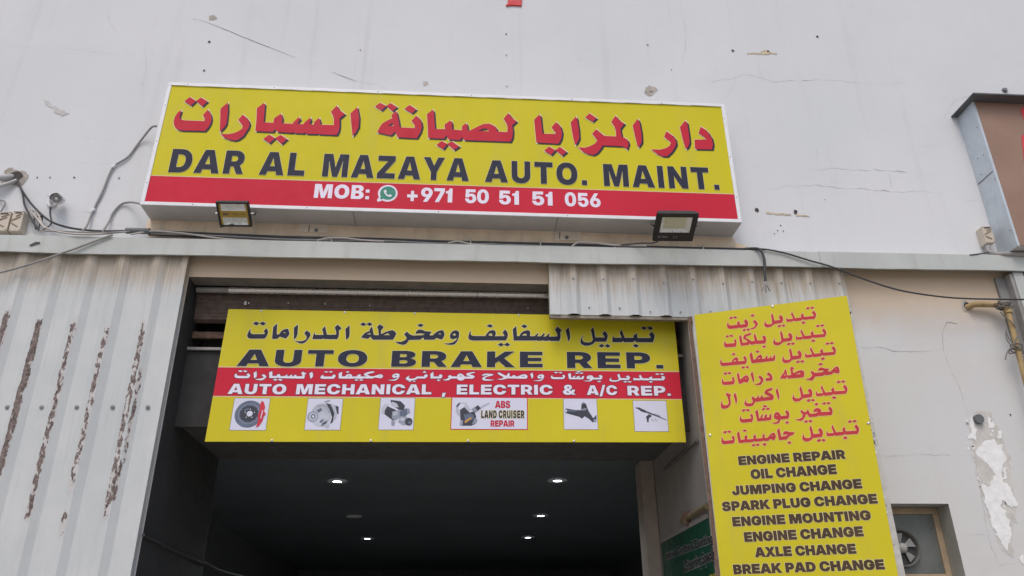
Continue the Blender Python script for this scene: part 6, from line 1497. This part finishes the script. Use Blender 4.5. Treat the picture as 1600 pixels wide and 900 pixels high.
CLIPS = ((518, 374, 'small pale clip on the cable run, just right of the left wall plate'), (735, 379, 'small pale clip on the cable run below the middle of the big sign'), (844, 380.5, 'small pale clip on the cable run, just left of the right wall plate'), (960, 384, 'small pale clip on the cable run, just left of the square flood light'), (1098, 389, 'small pale clip on the cable run just right of the square flood light'), (1167, 391, 'small pale clip at the right end of the cable run'))
for x, y, lab in CLIPS:
    a, b = px(x, y - 5, -.02), px(x + .5, y + 5, -.125)
    tag(obj('cable_clip', MB().slab([a + Vector((-.006, 0, 0)), a + Vector((.006, 0, 0)), b + Vector((.006, 0, 0)), b + Vector((-.006, 0, 0))], (0, -.02, .004)), M_['cable_white'], None, at=tuple(b)), lab, 'cable clip', 'clips on the cable run')
for x, y, lab in ((178, 259.5, 'small white tie at the bend of the long grey cable left of the big sign'), (146, 328, 'small white tie low on the long grey cable left of the big sign')):
    c = px(x, y, -.02)
    tag(obj('cable_tie', MB().tube([c + Vector((-.012, 0, -.016)), c + Vector((.012, 0, .016))], .0165, 8), M_['frame'], None, at=tuple(c)), lab, 'cable tie', 'ties on the long grey cable')
cable('cable', [px(344, 355, -.3), px(362, 351, -.4), px(366, 352, -.45)], .007, M_['cable_dark'], 'short lead of the twin-window flood light', group=G2)
cable('cable', [px(1028, 377, -.5), px(1018, 380, -.35), px(1000, 380, -.2), px(960, 384, -.12)], .008, M_['cable_dark'], 'short lead of the square flood light', group=G2)
cable('cable', [px(1150, 390, -.10), px(1178, 388, -.16), px(1188, 391, -.19), px(1194, 405, -.20), px(1195, 425, -.20), px(1196, 440, -.20)], .014, M_['cable_dark'], 'black cable end hanging in front of the fascia and valance', group=G2)
ce = bpy.data.objects[-1] if False else None
ends = MB()
for (dx, dy) in ((-6, 14), (1, 17), (7, 15)):
    ends.tube(smooth_path([px(1196, 438, -.20), px(1196 + dx * .4, 446, -.21), px(1196 + dx, 440 + dy, -.20)], 5), .008, 6)
tag(obj('wire_ends', ends, M_['cable_grey'], None, at=tuple(px(1196, 440, -.2))), 'three frayed wire ends at the tip of the hanging black cable', 'wire')
cable('cable', [px(1150, 389.5, -.1), px(1190, 389, -.165), px(1225, 395, -.17), px(1265, 407, -.175), px(1300, 417, -.18), px(1350, 436, -.2), px(1400, 452, -.2), px(1450, 461, -.2), px(1500, 466, -.2), px(1560, 467.5, -.2), px(1620, 468, -.2)], .009, M_['cable_dark'], 'thin black cable sagging across the wall to the right edge', group=G2)
cable('cable', [px(1543, 383, -.07), px(1545, 393, -.10), px(1556, 397, -.13), px(1575, 397, -.16), px(1620, 398, -.17)], .026, M_['cable_grey'], 'thick grey flexible cable under the right junction box', group=G2, sides=10)
cable('cable', [px(1515, 398.5, -.16), px(1528, 397, -.16), px(1545, 394.5, -.14)], .007, M_['cable_dark'], 'short thin black cable end lying on the right fascia', group=G2)

yp = thing('gas_pipe', px(1545, 480, -.06), 'dusty yellow pipe leaving a wall hole and bending down beside the corner post', 'pipe')
pp_ = [px(1508, 481, .03), px(1514, 479.5, -.02), px(1522, 476, -.06), px(1535, 475.5, -.07), px(1552, 476, -.08), px(1566, 477, -.10)]
obj('horizontal_run', MB().tube(smooth_path(pp_), .031, 14), M_['ypipe'], yp)
pv = [px(1567, 477, -.10), px(1573, 481, -.13), px(1577, 495, -.15), px(1586, 530, -.15), px(1595, 565, -.15), px(1606, 610, -.15), px(1690, 940, -.15)]
obj('vertical_run', MB().tube(smooth_path(pv), .026, 14), M_['ypipe'], yp)
c1 = px(1570, 478, -.11)
obj('elbow', MB().tube([c1 + Vector((-.06, 0, .01)), c1 + Vector((.01, -.01, .01)), c1 + Vector((.05, -.03, -.03))], .046, 12), M_['tie'], yp)
obj('socket', MB().tube([px(1574, 483, -.14), px(1576, 490, -.15)], .038, 12), M_['ypipe'], yp)
wt = MB()
random.seed(11)
for (x, y, dd) in ((1567, 478, .07), (1587, 545, .06)):
    for k in range(5):
        c = px(x + random.uniform(-3, 3), y + random.uniform(-4, 4), -.14)
        pts = []
        for i in range(9):
            a = 2 * math.pi * i / 8
            pts.append(c + Vector((dd * math.cos(a), dd * .7 * math.sin(a), dd * .35 * math.cos(a + k))))
        wt.tube(pts, .006, 5)
for pts in ([(1563, 487), (1570, 495), (1580, 503), (1588, 512)], [(1582, 542), (1575, 548), (1572, 556), (1571, 562)], [(1572, 515), (1576, 528), (1586, 540), (1600, 545)], [(1571, 520), (1574, 532), (1583, 540), (1590, 523)]):
    wt.tube(smooth_path([px(x, y, -.19) for x, y in pts], 5), .0065, 5)
tag(obj('wire_ties', wt, M_['tie'], None, at=tuple(px(1580, 520, -.15))), 'tangled grey wire binding the yellow pipe to the corner post', 'wire')
ps = px(1529, 655, -.02)
tag(obj('pipe_stub', MB().tube([ps + Vector((0, .02, 0)), ps + Vector((0, -.02, 0))], .046, 16), M_['conduit'], None, at=tuple(ps)), 'dark capped pipe stub at the top of the white filler patch', 'pipe stub')

# ================================================================== NEIGHBOURING BROWN SIGN
xs_, zb_, zt_ = 5.80, 5.415, 7.27
ns = thing('neighbour_sign', (7.6, -.15, zb_), 'faded brown box sign with galvanised sides at the right edge', 'sign')
obj('side_panel', MB().box(xs_, xs_ + .006, -.285, -.002, zb_, zt_), M_['galv'], ns)
obj('edge_angle', MB().box(xs_ - .004, xs_ + .022, -.302, -.286, zb_, zt_), M_['galv'], ns)
obj('side_seam', MB().box(xs_ - .004, xs_ - .001, -.285, -.01, 6.34, 6.352), M_['oldscrew'], ns)
obj('face_panel', MB().box(xs_ + .023, 9.4, -.298, -.29, zb_ + .01, zt_ - .002), M_['brown'], ns)
obj('underside', MB().box(xs_ + .007, 9.4, -.289, -.004, zb_ + .002, zb_ + .01), M_['alu'], ns)
obj('cap_flashing', MB().box(xs_ - .075, 9.5, -.44, -.001, zt_ + .004, zt_ + .014).box(xs_ - .075, 9.5, -.44, -.434, zt_ - .004, zt_ + .003), M_['galv_dark'], ns)
obj('back_fill', MB().box(xs_ + .02, 9.39, -.28, -.01, zb_ + .02, zt_ - .01), M_['alu'], ns)
for (y, z) in ((-.25, 6.95), (-.12, 6.62), (-.22, 6.60), (-.10, 6.42), (-.27, 6.25), (-.26, 5.62)):
    obj('rivet', dome(MB(), (xs_ - .0005, y, z), (-1, 0, 0), .008), M_['oldscrew'], ns)
FN = lambda u, v, d=0.0: Vector((u, -.299 - d, v))
for pts in ([(1594, 172), (1600, 166), (1625, 168), (1628, 190), (1600, 188)], [(1596, 212), (1605, 208), (1640, 210), (1640, 258), (1600, 254)]):
    obj('faded_lettering', MB().face([px(x, y, -.3015) for x, y in pts]), M_['fadedred'], ns)
bs = px(1572, 139, -.03)
tag(obj('bolt_stub', MB().tube([bs + Vector((0, .03, 0)), bs], .020, 8).tube([bs + Vector((0, .03, 0)), bs + Vector((0, .022, 0))], .036, 10), M_['oldscrew'], None, at=tuple(bs)), 'short bolt stub in the wall above the brown sign', 'bolt')

# red scrap at the top edge
rt = px(803, 2, -.02)
tag(obj('red_tag', MB().prism([px(790, 8.5, -.02), px(800, 7.5, -.02), px(815, 8.5, -.02), px(816, -6, -.02), px(793, -6, -.02), px(794, 4, -.02)], (0, .018, 0)), M_['redtag'], None, at=tuple(rt), bevel=.004), 'small scrap of red plastic on the wall at the top', 'tag')
# paint fleck on the left of the fascia
pf_ = [px(x, y, -.1595) for x, y in ((45, 383), (55, 378), (62, 378), (62, 380), (54, 382), (48, 384))]
tag(obj('tape_scrap', MB().prism(pf_, (0, .004, 0)), M_['cable_dark'], None, at=tuple(pf_[0])), 'torn scrap of dark tape on the left of the fascia', 'scrap')
bpy.context.view_layer.update()
